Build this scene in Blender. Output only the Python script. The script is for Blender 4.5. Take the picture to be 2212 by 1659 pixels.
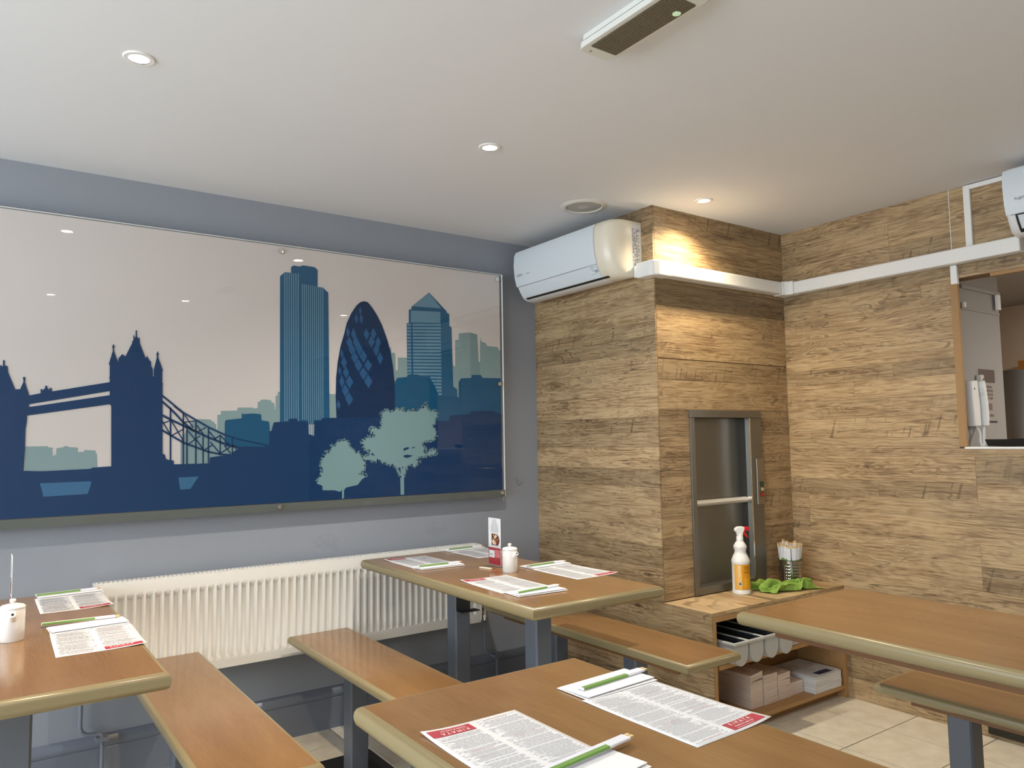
import bpy, math, random
from mathutils import Vector, Matrix

for o in list(bpy.data.objects):
    bpy.data.objects.remove(o, do_unlink=True)
scene = bpy.context.scene
COL = scene.collection
PI = math.pi

# ------------------------------------------------------------------ camera
YAW, PITCH, ROLL, FPX = 0.61488, 0.075247, -0.015645, 1637.19
CAMZ = 1.2901
F = Vector((math.sin(YAW)*math.cos(PITCH), math.cos(YAW)*math.cos(PITCH), math.sin(PITCH)))
R = Vector((math.cos(YAW), -math.sin(YAW), 0))
U = R.cross(F)
R2 = R*math.cos(ROLL) + U*math.sin(ROLL)
U2 = U*math.cos(ROLL) - R*math.sin(ROLL)
cd = bpy.data.cameras.new('camera')
cam = bpy.data.objects.new('camera', cd)
COL.objects.link(cam)
cd.sensor_fit = 'HORIZONTAL'
cd.sensor_width = 36.0
cd.lens = 36.0*FPX/2212.0
cd.clip_start = 0.02
mw = Matrix.Identity(4)
for i in range(3):
    mw[i][0], mw[i][1], mw[i][2] = R2[i], U2[i], -F[i]
mw[2][3] = CAMZ
cam.matrix_world = mw
scene.camera = cam

# ------------------------------------------------------------------ world, daylight, exposure
scene.view_settings.view_transform = 'Standard'
scene.view_settings.look = 'None'
scene.view_settings.gamma = 1.0
scene.view_settings.exposure = 0.03
scene.view_settings.use_curve_mapping = False

world = bpy.data.worlds.new('overcast_sky')
scene.world = world
world.use_nodes = True
bg = world.node_tree.nodes['Background']
bg.inputs[0].default_value = (0.80, 0.90, 1.0, 1)
bg.inputs[1].default_value = 1.0
world.cycles.sampling_method = 'AUTOMATIC'

def area(name, loc, rot, sx, sy, power, col):
    l = bpy.data.lights.new(name, 'AREA')
    l.shape = 'RECTANGLE'
    l.size, l.size_y = sx, sy
    l.energy = power
    l.color = col
    o = bpy.data.objects.new(name, l)
    COL.objects.link(o)
    o.location = loc
    o.rotation_euler = rot
    return o

# daylight entering through the wide shop window in the left wall
area('daylight_left', (-2.72, 0.9, 1.45), (0, -PI/2, 0), 1.8, 4.2, 150, (0.84, 0.93, 1.0))

# ------------------------------------------------------------------ dimensions (metres)
YM = 3.4133      # mural wall
XC, YC = 2.5786, 2.4821   # boxed-in column
XR = 3.5737      # right wall
YK = 2.2059      # front of the counter
ZK = 0.5453
ZC = 2.395
XL, YB = -2.6, -3.0
ZT, ZB = 0.762, 0.4726

# ------------------------------------------------------------------ mesh helpers
class MB:
    def __init__(self):
        self.v, self.f, self.m = [], [], []
        self.mi = 0
    def add(self, vs, fs):
        n = len(self.v)
        self.v += [tuple(p) for p in vs]
        for f in fs:
            self.f.append([n+i for i in f])
            self.m.append(self.mi)
        return self
    def box(self, x0, x1, y0, y1, z0, z1):
        return self.add([(x0,y0,z0),(x1,y0,z0),(x1,y1,z0),(x0,y1,z0),(x0,y0,z1),(x1,y0,z1),(x1,y1,z1),(x0,y1,z1)],
            [(0,3,2,1),(4,5,6,7),(0,1,5,4),(1,2,6,5),(2,3,7,6),(3,0,4,7)])
    def poly(self, pts):
        return self.add(pts, [tuple(range(len(pts)))])
    def lathe(self, prof, n=24, c=(0,0,0), cap0=True, cap1=True, a0=0.0, a1=2*PI):
        full = abs(a1-a0-2*PI) < 1e-6
        k = n if full else n+1
        vs = []
        for r, z in prof:
            for i in range(k):
                a = a0+(a1-a0)*i/n
                vs.append((c[0]+r*math.cos(a), c[1]+r*math.sin(a), c[2]+z))
        fs = []
        for j in range(len(prof)-1):
            for i in range(n):
                i2 = (i+1) % k
                fs.append((j*k+i, j*k+i2, (j+1)*k+i2, (j+1)*k+i))
        if full and cap0: fs.append(tuple(reversed(range(k))))
        if full and cap1: fs.append(tuple((len(prof)-1)*k+i for i in range(k)))
        return self.add(vs, fs)
    def tube(self, pts, r, n=10, cap=True):
        P = [Vector(p) for p in pts]
        rr = r if isinstance(r, (list, tuple)) else [r]*len(P)
        vs, fs = [], []
        t0 = (P[1]-P[0]).normalized()
        up = Vector((0,0,1)) if abs(t0.z) < .9 else Vector((1,0,0))
        a = t0.cross(up).normalized()
        for i, p in enumerate(P):
            if i == 0: t = t0
            elif i == len(P)-1: t = (P[i]-P[i-1]).normalized()
            else: t = ((P[i]-P[i-1]).normalized()+(P[i+1]-P[i]).normalized()).normalized()
            a = (a - t*a.dot(t)).normalized()
            b = t.cross(a)
            for k in range(n):
                th = 2*PI*k/n
                vs.append(p+(a*math.cos(th)+b*math.sin(th))*rr[i])
        for i in range(len(P)-1):
            for k in range(n):
                k2 = (k+1) % n
                fs.append((i*n+k, i*n+k2, (i+1)*n+k2, (i+1)*n+k))
        if cap:
            fs.append(tuple(reversed(range(n))))
            fs.append(tuple((len(P)-1)*n+k for k in range(n)))
        return self.add(vs, fs)
    def prism(self, prof, axis, a0, a1):
        # prof: 2D outline; axis 'x': prof=(y,z); 'y': (x,z); 'z': (x,y)
        def P(u, v, w):
            return {'x': (w,u,v), 'y': (u,w,v), 'z': (u,v,w)}[axis]
        n = len(prof)
        vs = [P(u,v,a0) for u,v in prof]+[P(u,v,a1) for u,v in prof]
        fs = [tuple(range(n)), tuple(reversed(range(n,2*n)))]
        for i in range(n):
            j = (i+1) % n
            fs.append((i, n+i, n+j, j))
        return self.add(vs, fs)
    def obj(self, name, mats, parent=None, smooth=None, bevel=0.0, seg=2, loc=None):
        me = bpy.data.meshes.new(name)
        me.from_pydata(self.v, [], self.f)
        if not isinstance(mats, (list, tuple)): mats = [mats]
        for m in mats: me.materials.append(m)
        if len(mats) > 1:
            for p, i in zip(me.polygons, self.m): p.material_index = i
        fix_normals(me)
        if smooth is not None:
            for p in me.polygons: p.use_smooth = True
            me.set_sharp_from_angle(angle=math.radians(smooth))
        o = bpy.data.objects.new(name, me)
        COL.objects.link(o)
        if bevel:
            md = o.modifiers.new('bevel', 'BEVEL')
            md.width = bevel; md.segments = seg; md.limit_method = 'ANGLE'
            md.angle_limit = math.radians(40)
        put(o, parent)
        if loc is not None: o.location = loc
        return o

import bmesh
def fix_normals(me):
    bm = bmesh.new(); bm.from_mesh(me)
    bmesh.ops.recalc_face_normals(bm, faces=bm.faces)
    bm.to_mesh(me); bm.free()

WORLD_ROOTS = {}
def put(o, parent):
    if parent is None: return
    o.parent = parent
    if parent.name in WORLD_ROOTS:
        o.matrix_parent_inverse = WORLD_ROOTS[parent.name]

def tag(o, label=None, cat=None, group=None, kind=None):
    if label: o['label'] = label
    if cat: o['category'] = cat
    if group: o['group'] = group
    if kind: o['kind'] = kind
    return o

def thing(name, loc, label, cat, group=None, local=False, rz=0.0):
    """Empty at the base of a thing. Parts are given in world coordinates unless local."""
    e = bpy.data.objects.new(name, None)
    e.empty_display_size = 0.05
    COL.objects.link(e)
    e.location = loc
    e.rotation_euler = (0, 0, rz)
    tag(e, label, cat, group)
    if not local:
        WORLD_ROOTS[e.name] = Matrix.Translation(-Vector(loc))
    return e

def copy_tree(root, loc, rz, label=None, group=None):
    def cp(o, par):
        c = o.copy(); COL.objects.link(c)
        if par is not None:
            c.parent = par
            c.matrix_parent_inverse = o.matrix_parent_inverse.copy()
        for ch in kids.get(o.name, []): cp(ch, c)
        return c
    kids = {}
    for ob in list(bpy.data.objects):
        if ob.parent: kids.setdefault(ob.parent.name, []).append(ob)
    r = cp(root, None)
    r.location = loc; r.rotation_euler = (0, 0, rz)
    if label: r['label'] = label
    if group: r['group'] = group
    return r

def text(name, body, size, mat, parent, M4, align='LEFT', extrude=0.0, xs=1.0):
    c = bpy.data.curves.new(name, 'FONT')
    c.body = body; c.size = size; c.align_x = align; c.extrude = extrude
    o = bpy.data.objects.new(name, c); COL.objects.link(o)
    dg = bpy.context.evaluated_depsgraph_get()
    me = bpy.data.meshes.new_from_object(o.evaluated_get(dg))
    bpy.data.objects.remove(o, do_unlink=True)
    for v in me.vertices: v.co.x *= xs
    me.transform(M4)
    me.materials.clear(); me.materials.append(mat)
    t = bpy.data.objects.new(name, me); COL.objects.link(t)
    put(t, parent)
    return t

def frame(origin, xdir, ydir):
    """matrix that lays a flat design (x right, y up) on a surface"""
    x = Vector(xdir).normalized(); y = Vector(ydir).normalized(); z = x.cross(y)
    m = Matrix.Identity(4)
    for i in range(3):
        m[i][0], m[i][1], m[i][2], m[i][3] = x[i], y[i], z[i], origin[i]
    return m

# ------------------------------------------------------------------ materials
def srgb(r, g, b):
    f = lambda c: (c/12.92 if c <= .04045 else ((c+.055)/1.055)**2.4)
    return (f(r/255), f(g/255), f(b/255), 1)

def new_mat(name):
    m = bpy.data.materials.new(name); m.use_nodes = True
    nt = m.node_tree
    return m, nt, nt.nodes['Principled BSDF']

def mat(name, col, rough=.5, metal=0.0, bump=0.0, bscale=300.0, coat=0.0, spec=None, var=0.0, vscale=4.0, aniso=0.0):
    m, nt, b = new_mat(name)
    b.inputs['Base Color'].default_value = col
    b.inputs['Roughness'].default_value = rough
    b.inputs['Metallic'].default_value = metal
    if coat:
        b.inputs['Coat Weight'].default_value = coat
        b.inputs['Coat Roughness'].default_value = .05
    if spec is not None: b.inputs['Specular IOR Level'].default_value = spec
    tc = nt.nodes.new('ShaderNodeTexCoord')
    if var:
        n = nt.nodes.new('ShaderNodeTexNoise'); n.inputs['Scale'].default_value = vscale
        n.inputs['Detail'].default_value = 5
        nt.links.new(tc.outputs['Object'], n.inputs['Vector'])
        r = nt.nodes.new('ShaderNodeMix'); r.data_type = 'RGBA'
        r.inputs['A'].default_value = tuple(c*(1-var) for c in col[:3])+(1,)
        r.inputs['B'].default_value = tuple(min(1, c*(1+var)) for c in col[:3])+(1,)
        nt.links.new(n.outputs['Fac'], r.inputs['Factor'])
        nt.links.new(r.outputs['Result'], b.inputs['Base Color'])
    if bump:
        n = nt.nodes.new('ShaderNodeTexNoise'); n.inputs['Scale'].default_value = bscale
        n.inputs['Detail'].default_value = 4
        nt.links.new(tc.outputs['Object'], n.inputs['Vector'])
        bp = nt.nodes.new('ShaderNodeBump'); bp.inputs['Strength'].default_value = bump
        bp.inputs['Distance'].default_value = .002
        nt.links.new(n.outputs['Fac'], bp.inputs['Height'])
        nt.links.new(bp.outputs['Normal'], b.inputs['Normal'])
    return m

def emit(name, col, strength):
    m, nt, b = new_mat(name)
    b.inputs['Base Color'].default_value = (.8, .8, .8, 1)
    b.inputs['Emission Color'].default_value = col
    b.inputs['Emission Strength'].default_value = strength
    return m

def clear(name, tint=(1, 1, 1, 1), rough=0.02, refl=0.035):
    m = bpy.data.materials.new(name); m.use_nodes = True
    nt = m.node_tree; nt.nodes.clear()
    out = nt.nodes.new('ShaderNodeOutputMaterial')
    tr = nt.nodes.new('ShaderNodeBsdfTransparent'); tr.inputs[0].default_value = tint
    gl = nt.nodes.new('ShaderNodeBsdfGlossy'); gl.inputs['Roughness'].default_value = rough
    mx = nt.nodes.new('ShaderNodeMixShader')
    mx.inputs[0].default_value = refl
    nt.links.new(tr.outputs[0], mx.inputs[1]); nt.links.new(gl.outputs[0], mx.inputs[2])
    nt.links.new(mx.outputs[0], out.inputs[0])
    return m

def N(nt, t, **kw):
    n = nt.nodes.new(t)
    for k, v in kw.items(): setattr(n, k, v)
    return n

def math_node(nt, op, a, b=None, c=None):
    n = nt.nodes.new('ShaderNodeMath'); n.operation = op
    for i, x in enumerate((a, b, c)):
        if x is None: continue
        if isinstance(x, (int, float)): n.inputs[i].default_value = x
        else: nt.links.new(x, n.inputs[i])
    return n.outputs[0]

def ramp(nt, fac, stops, mode='LINEAR'):
    n = nt.nodes.new('ShaderNodeValToRGB'); n.color_ramp.interpolation = mode
    e = n.color_ramp.elements
    while len(e) < len(stops): e.new(.5)
    for s, (p, c) in zip(e, stops):
        s.position = p; s.color = c if len(c) == 4 else tuple(c)+(1,)
    nt.links.new(fac, n.inputs[0])
    return n

def mixc(nt, fac, a, b, blend='MIX'):
    n = nt.nodes.new('ShaderNodeMix'); n.data_type = 'RGBA'; n.blend_type = blend
    for key, x in (('Factor', fac), ('A', a), ('B', b)):
        if isinstance(x, (int, float)): n.inputs[key].default_value = x
        elif isinstance(x, tuple): n.inputs[key].default_value = x
        else: nt.links.new(x, n.inputs[key])
    return n.outputs['Result']

def plank_material(name, light, mid, dark):
    """rustic oak laminate; object colour = (tone, saw marks, seed, knots)"""
    m, nt, b = new_mat(name)
    tc = N(nt, 'ShaderNodeTexCoord'); oi = N(nt, 'ShaderNodeObjectInfo')
    sp = N(nt, 'ShaderNodeSeparateColor'); nt.links.new(oi.outputs['Color'], sp.inputs[0])
    tone, saw, seed, knots = sp.outputs[0], sp.outputs[1], sp.outputs[2], oi.outputs['Alpha']
    off = N(nt, 'ShaderNodeCombineXYZ')
    nt.links.new(math_node(nt, 'MULTIPLY', seed, 57.0), off.inputs[0])
    nt.links.new(math_node(nt, 'MULTIPLY', seed, 11.0), off.inputs[1])
    nt.links.new(math_node(nt, 'MULTIPLY', seed, 23.0), off.inputs[2])
    add = N(nt, 'ShaderNodeVectorMath', operation='ADD')
    nt.links.new(tc.outputs['Object'], add.inputs[0]); nt.links.new(off.outputs[0], add.inputs[1])
    V = add.outputs[0]
    def mapped(sx, sy, sz, vec=V):
        mp = N(nt, 'ShaderNodeMapping'); mp.inputs['Scale'].default_value = (sx, sy, sz)
        nt.links.new(vec, mp.inputs['Vector']); return mp.outputs[0]
    def noise(vec, scale, detail=4, rough=.55, dist=0.0):
        n = N(nt, 'ShaderNodeTexNoise'); n.inputs['Scale'].default_value = scale
        n.inputs['Detail'].default_value = detail; n.inputs['Roughness'].default_value = rough
        n.inputs['Distortion'].default_value = dist
        nt.links.new(vec, n.inputs['Vector']); return n.outputs['Fac']
    warp = noise(mapped(1.6, 1, 7), 1.0, 3, .5)
    sx = N(nt, 'ShaderNodeSeparateXYZ'); nt.links.new(V, sx.inputs[0])
    # growth rings pulled into long ellipses by the warp
    ring = math_node(nt, 'ADD', math_node(nt, 'MULTIPLY', sx.outputs[2], 60.0), math_node(nt, 'MULTIPLY', warp, 34.0))
    rings = math_node(nt, 'MULTIPLY_ADD', math_node(nt, 'SINE', math_node(nt, 'MULTIPLY', ring, 3.0)), .5, .5)
    fine = noise(mapped(6, 1, 190), 1.0, 3, .7, .2)
    broad = noise(mapped(2.4, 1, 16), 1.0, 2, .6)
    g = math_node(nt, 'ADD', math_node(nt, 'MULTIPLY', fine, .72), math_node(nt, 'MULTIPLY', broad, .34))
    g = math_node(nt, 'ADD', g, math_node(nt, 'MULTIPLY', rings, .09))
    base = ramp(nt, g, [(.42, dark), (.53, mid), (.65, light)])
    col = base.outputs[0]
    # thin dark lines that follow the rings, only in places
    rl = ramp(nt, rings, [(.80, (0,0,0)), (.97, (1,1,1))]).outputs[0]
    rm = noise(mapped(2.0, 1, 9), 1.0, 2, .55)
    rl = math_node(nt, 'MULTIPLY', rl, ramp(nt, rm, [(.50, (0,0,0)), (.62, (1,1,1))]).outputs[0])
    col = mixc(nt, math_node(nt, 'MULTIPLY', rl, .62), col, (dark[0]*.5, dark[1]*.47, dark[2]*.45, 1))
    # short dark checks along the grain
    chk = noise(mapped(13, 1, 120), 1.0, 3, .6, .5)
    msk = noise(mapped(2.2, 1, 12), 1.0, 2, .55)
    chk = math_node(nt, 'MULTIPLY', ramp(nt, chk, [(.585, (0,0,0)), (.66, (1,1,1))]).outputs[0], ramp(nt, msk, [(.44, (0,0,0)), (.60, (1,1,1))]).outputs[0])
    col = mixc(nt, math_node(nt, 'MULTIPLY', chk, .72), col, (dark[0]*.36, dark[1]*.33, dark[2]*.32, 1))
    # smoky patches
    pat = noise(mapped(3.6, 1, 13), 1.0, 4, .68)
    patm = ramp(nt, pat, [(.54, (0,0,0)), (.72, (1,1,1))]).outputs[0]
    col = mixc(nt, math_node(nt, 'MULTIPLY', patm, .52), col, (dark[0]*.60, dark[1]*.57, dark[2]*.55, 1))
    # saw marks across the grain: slanted strokes
    sh = N(nt, 'ShaderNodeCombineXYZ')
    nt.links.new(math_node(nt, 'ADD', sx.outputs[0], math_node(nt, 'MULTIPLY', sx.outputs[2], -.28)), sh.inputs[0])
    nt.links.new(sx.outputs[2], sh.inputs[2])
    wv = noise(mapped(46, 1, 3, sh.outputs[0]), 1.0, 1, .4, .2)
    wm = noise(mapped(4.5, 1, 14), 1.0, 2, .5)
    sm = math_node(nt, 'MULTIPLY', ramp(nt, wv, [(.60, (0,0,0)), (.66, (1,1,1))]).outputs[0], ramp(nt, wm, [(.42, (0,0,0)), (.56, (1,1,1))]).outputs[0])
    col = mixc(nt, math_node(nt, 'MULTIPLY', math_node(nt, 'MULTIPLY', sm, saw), .62), col, (dark[0]*.45, dark[1]*.42, dark[2]*.42, 1))
    # knots
    vo = N(nt, 'ShaderNodeTexVoronoi'); vo.inputs['Scale'].default_value = 1.0
    nt.links.new(mapped(2.7, 1, 9.5), vo.inputs['Vector'])
    kd = math_node(nt, 'ADD', vo.outputs['Distance'], math_node(nt, 'MULTIPLY', noise(mapped(34, 1, 70), 1.0, 3), .10))
    ks = N(nt, 'ShaderNodeSeparateColor'); nt.links.new(vo.outputs['Color'], ks.inputs[0])
    kon = math_node(nt, 'LESS_THAN', ks.outputs[0], knots)
    kn = ramp(nt, kd, [(.085, (1,1,1)), (.125, (0,0,0))]).outputs[0]
    col = mixc(nt, math_node(nt, 'MULTIPLY', math_node(nt, 'MULTIPLY', kn, kon), .9), col, (dark[0]*.20, dark[1]*.15, dark[2]*.14, 1))
    kr = math_node(nt, 'MULTIPLY_ADD', math_node(nt, 'SINE', math_node(nt, 'MULTIPLY', kd, 62.0)), .5, .5)
    halo = math_node(nt, 'MULTIPLY', ramp(nt, kd, [(.12, (1,1,1)), (.42, (0,0,0))]).outputs[0], ramp(nt, kr, [(.35, (0,0,0)), (.9, (1,1,1))]).outputs[0])
    col = mixc(nt, math_node(nt, 'MULTIPLY', math_node(nt, 'MULTIPLY', halo, kon), .55), col, (dark[0]*.5, dark[1]*.42, dark[2]*.38, 1))
    # tone of the individual board
    tn = N(nt, 'ShaderNodeCombineColor')
    for i in range(3): nt.links.new(tone, tn.inputs[i])
    col = mixc(nt, 1.0, col, tn.outputs[0], 'MULTIPLY')
    col = mixc(nt, 1.0, col, (2.0, 2.0, 2.0, 1), "MULTIPLY")
    nt.links.new(col, b.inputs['Base Color'])
    b.inputs['Roughness'].default_value = .48
    bp = N(nt, 'ShaderNodeBump'); bp.inputs['Strength'].default_value = .25; bp.inputs['Distance'].default_value = .0012
    nt.links.new(math_node(nt, 'SUBTRACT', fine, math_node(nt, 'MULTIPLY', chk, .5)), bp.inputs['Height'])
    nt.links.new(bp.outputs['Normal'], b.inputs['Normal'])
    return m

def veneer_material(name, c1, c2, rough=.17):
    m, nt, b = new_mat(name)
    tc = N(nt, 'ShaderNodeTexCoord'); oi = N(nt, 'ShaderNodeObjectInfo')
    add = N(nt, 'ShaderNodeVectorMath', operation='ADD')
    cx = N(nt, 'ShaderNodeCombineXYZ'); nt.links.new(math_node(nt, 'MULTIPLY', oi.outputs['Random'], 40.0), cx.inputs[0])
    nt.links.new(tc.outputs['Object'], add.inputs[0]); nt.links.new(cx.outputs[0], add.inputs[1])
    def ns(s, scale, d, rough_=.6, dist=0.0):
        mp = N(nt, 'ShaderNodeMapping'); mp.inputs['Scale'].default_value = s
        nt.links.new(add.outputs[0], mp.inputs['Vector'])
        n = N(nt, 'ShaderNodeTexNoise'); n.inputs['Scale'].default_value = scale; n.inputs['Detail'].default_value = d
        n.inputs['Roughness'].default_value = rough_; n.inputs['Distortion'].default_value = dist
        nt.links.new(mp.outputs[0], n.inputs['Vector']); return n.outputs['Fac']
    g = math_node(nt, 'ADD', math_node(nt, 'MULTIPLY', ns((9, 1.4, 1), 1.0, 4, .55, .6), .65), math_node(nt, 'MULTIPLY', ns((150, 12, 1), 1.0, 3), .35))
    base = ramp(nt, g, [(.32, c2), (.68, c1)]).outputs[0]
    fl = ramp(nt, ns((320, 32, 1), 1.0, 2), [(.64, (0,0,0)), (.72, (1,1,1))]).outputs[0]
    base = mixc(nt, math_node(nt, 'MULTIPLY', fl, .25), base, (c2[0]*.7, c2[1]*.65, c2[2]*.6, 1))
    nt.links.new(base, b.inputs['Base Color'])
    rr = math_node(nt, 'MULTIPLY_ADD', ns((7, 7, 7), 1.0, 3), .12, rough-.06)
    nt.links.new(rr, b.inputs['Roughness'])
    return m

def floor_material(name):
    m, nt, b = new_mat(name)
    tc = N(nt, 'ShaderNodeTexCoord'); oi = N(nt, 'ShaderNodeObjectInfo')
    add = N(nt, 'ShaderNodeVectorMath', operation='ADD')
    cx = N(nt, 'ShaderNodeCombineXYZ'); nt.links.new(math_node(nt, 'MULTIPLY', oi.outputs['Random'], 50.0), cx.inputs[0])
    nt.links.new(tc.outputs['Object'], add.inputs[0]); nt.links.new(cx.outputs[0], add.inputs[1])
    n = N(nt, 'ShaderNodeTexNoise'); n.inputs['Scale'].default_value = 14; n.inputs['Detail'].default_value = 6
    nt.links.new(add.outputs[0], n.inputs['Vector'])
    c = ramp(nt, n.outputs['Fac'], [(.3, srgb(214,204,184)), (.7, srgb(232,224,206))])
    nt.links.new(c.outputs[0], b.inputs['Base Color'])
    b.inputs['Roughness'].default_value = .38
    bp = N(nt, 'ShaderNodeBump'); bp.inputs['Strength'].default_value = .3; bp.inputs['Distance'].default_value = .002
    nt.links.new(n.outputs['Fac'], bp.inputs['Height']); nt.links.new(bp.outputs['Normal'], b.inputs['Normal'])
    return m

OAK = plank_material('rustic_oak_laminate', srgb(182,157,120), srgb(160,133,97), srgb(122,98,69))
VENEER = veneer_material('table_veneer', srgb(150,114,74), srgb(130,95,58))
EDGE = mat('beige_edge_moulding', srgb(142,128,94), .30, var=.05)
STEELPAINT = mat('grey_powder_coat', srgb(92,98,108), .38, bump=.15, bscale=900)
BLACK = mat('black_base_plate', srgb(22,22,24), .5)
WALLGREY = mat('blue_grey_wall_paint', srgb(144,149,158), .55, bump=.12, bscale=160, var=.03)
def scuffs(m, spots):
    """faint rubbed marks with a ragged outline on the paint"""
    nt = m.node_tree; b = nt.nodes['Principled BSDF']
    src = b.inputs['Base Color'].links[0].from_socket
    tc = N(nt, 'ShaderNodeTexCoord')
    n = N(nt, 'ShaderNodeTexNoise'); n.inputs['Scale'].default_value = 45; n.inputs['Detail'].default_value = 5
    nt.links.new(tc.outputs['Object'], n.inputs['Vector'])
    col = src
    for (x, z, r, amt) in spots:
        vm = N(nt, 'ShaderNodeVectorMath', operation='DISTANCE')
        mp = N(nt, 'ShaderNodeVectorMath', operation='MULTIPLY'); mp.inputs[1].default_value = (1, 0, 1.6)
        nt.links.new(tc.outputs['Object'], mp.inputs[0]); nt.links.new(mp.outputs[0], vm.inputs[0]); vm.inputs[1].default_value = (x, 0, z*1.6)
        d = math_node(nt, 'ADD', math_node(nt, 'DIVIDE', vm.outputs['Value'], r), math_node(nt, 'MULTIPLY', math_node(nt, 'SUBTRACT', n.outputs['Fac'], .5), 3.2))
        k = ramp(nt, d, [(.35, (1,1,1)), (.9, (0,0,0))]).outputs[0]
        col = mixc(nt, math_node(nt, 'MULTIPLY', k, amt), col, srgb(70,72,76))
    nt.links.new(col, b.inputs['Base Color'])
SKIRT = mat('blue_grey_gloss_paint', srgb(112,118,130), .32)
CEIL = mat('ceiling_white', srgb(223,225,229), .85, bump=.1, bscale=90, var=.012, vscale=3)
WHITEWALL = mat('white_wall_paint', srgb(214,211,206), .7)
COREBROWN = mat('brown_board_core', srgb(112,86,56), .8)
TILE = floor_material('cream_floor_tile')
GROUT = mat('floor_grout', srgb(112,102,88), .9)
PLASTIC = mat('white_plastic', srgb(232,232,230), .32, spec=.5)
ACWHITE = mat('air_conditioner_white', srgb(226,229,231), .28)
ACPANEL = mat('air_conditioner_panel', srgb(214,222,228), .30)
CREAM = mat('cream_plastic', srgb(226,218,200), .25)
DARK = mat('dark_gap', srgb(30,30,30), .7)
GREYTXT = mat('grey_print', srgb(120,120,122), .7)
RADWHITE = mat('radiator_enamel', srgb(238,235,228), .26)
STEEL = mat('brushed_steel', srgb(150,145,134), .30, metal=1.0, bump=.04, bscale=500)
CHROME = mat('chrome', srgb(220,220,218), .12, metal=1.0)
PAPER = mat('white_paper', srgb(228,227,226), .75)
CERAMIC = mat('white_ceramic', srgb(236,233,226), .14)
scuffs(WALLGREY, [(2.437, 1.075, .045, .38), (1.35, .83, .08, .10), (1.92, .84, .07, .08)])
# ------------------------------------------------------------------ the setting: shell of the room
random.seed(7)
T = 0.008   # laminate thickness

floor = tag(MB().box(XL-.1, XR+2.2, YB-.1, YM+.1, -.08, -.004).obj('floor', GROUT), 'cream square tiled floor under the tables', kind='structure')
PX, PY, GX, GY = .3265, .3333, 3.311, 3.205
tile_mesh = None
def tile_at(x0, x1, y0, y1):
    return MB().box(x0, x1, y0, y1, -.004, 0.0)
rest = MB()
nx0 = int(math.floor((XL-GX)/PX)); nx1 = int(math.ceil((XR+2.2-GX)/PX))
ny0 = int(math.floor((YB-GY)/PY)); ny1 = int(math.ceil((YM-GY)/PY))
for i in range(nx0, nx1):
    for j in range(ny0, ny1):
        x0, y0 = GX+i*PX+.0025, GY+j*PY+.0025
        x1, y1 = x0+PX-.005, y0+PY-.005
        y1 = min(y1, YM)
        if x1 > XR and x0 < XR+.09: x1 = XR
        near = 0.2 < x0 < XR-.02 and y0 > 1.1
        if not near:
            if x0 > XR or x1 <= XR+.001: rest.box(x0, x1, y0, y1, -.004, 0.0)
            continue
        full = abs(x1-x0-(PX-.005)) < 1e-4 and abs(y1-y0-(PY-.005)) < 1e-4
        if full:
            if tile_mesh is None:
                o = MB().box(0, PX-.005, 0, PY-.005, -.004, 0).obj('tile', TILE, floor); tile_mesh = o.data
            else:
                o = bpy.data.objects.new('tile', tile_mesh); COL.objects.link(o); o.parent = floor
            o.location = (x0, y0, random.uniform(-.0004, .0003))
        else:
            MB().box(0, x1-x0, 0, y1-y0, -.004, 0).obj('tile', TILE, floor, loc=(x0, y0, 0))
ro = rest.obj('tile_field', TILE, floor); ro['kind'] = 'stuff'

tag(MB().box(XL-.1, XR+.09, YB-.1, YM+.1, ZC, ZC+.1).obj('ceiling', CEIL), 'plain white painted ceiling with recessed lights', kind='structure')
tag(MB().box(XL-.1, XR+.09, YM, YM+.1, -.05, ZC).obj('wall_far', WALLGREY), 'blue-grey painted wall behind the skyline picture', kind='structure')

# left wall and wall behind the viewer, each with a shop window opening
wl = MB()
wl.box(XL-.1, XL, YB, YM, -.05, .5); wl.box(XL-.1, XL, YB, YM, 2.35, ZC)
wl.box(XL-.1, XL, YB, -1.25, .5, 2.35); wl.box(XL-.1, XL, 3.05, YM, .5, 2.35)
tag(wl.obj('wall_left', WHITEWALL), 'white wall with a wide window out of view', kind='structure')
tag(MB().box(XL, XR, YB-.1, YB, -.05, ZC).obj('wall_back', WHITEWALL), 'plain wall behind the viewer', kind='structure')
FRAME = mat('white_window_frame', srgb(225,225,225), .4)
def win_frame(name, horiz, a0, a1, c):
    m = MB()
    k = 4
    for i in range(k+1):
        a = a0+(a1-a0)*i/k
        if horiz: m.box(a-.025, a+.025, c-.03, c+.03, .5, 2.35)
        else: m.box(c-.03, c+.03, a-.025, a+.025, .5, 2.35)
    for z in (.525, 2.325):
        if horiz: m.box(a0, a1, c-.03, c+.03, z-.025, z+.025)
        else: m.box(c-.03, c+.03, a0, a1, z-.025, z+.025)
    tag(m.obj(name, FRAME), 'white window frame', kind='structure')
win_frame('window_1', False, -1.25, 3.05, XL-.05)

# boxed-in column: core with the hoist opening left free
DX0, DX1, DZ0, DZ1 = 2.786, 3.321, .549, 1.426
cw = MB()
cw.box(XC+T, XR, YC+.16, YM, -.05, ZC)
cw.box(XC+T, DX0+.004, YC+T, YC+.16, -.05, ZC)
cw.box(DX1-.004, XR, YC+T, YC+.16, -.05, ZC)
cw.box(DX0+.004, DX1-.004, YC+T, YC+.16, -.05, DZ0)
cw.box(DX0+.004, DX1-.004, YC+T, YC+.16, DZ1, ZC)
wall_column = tag(cw.obj('wall_column', COREBROWN), 'boxed-in column clad in rustic oak boards', kind='structure')

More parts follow.
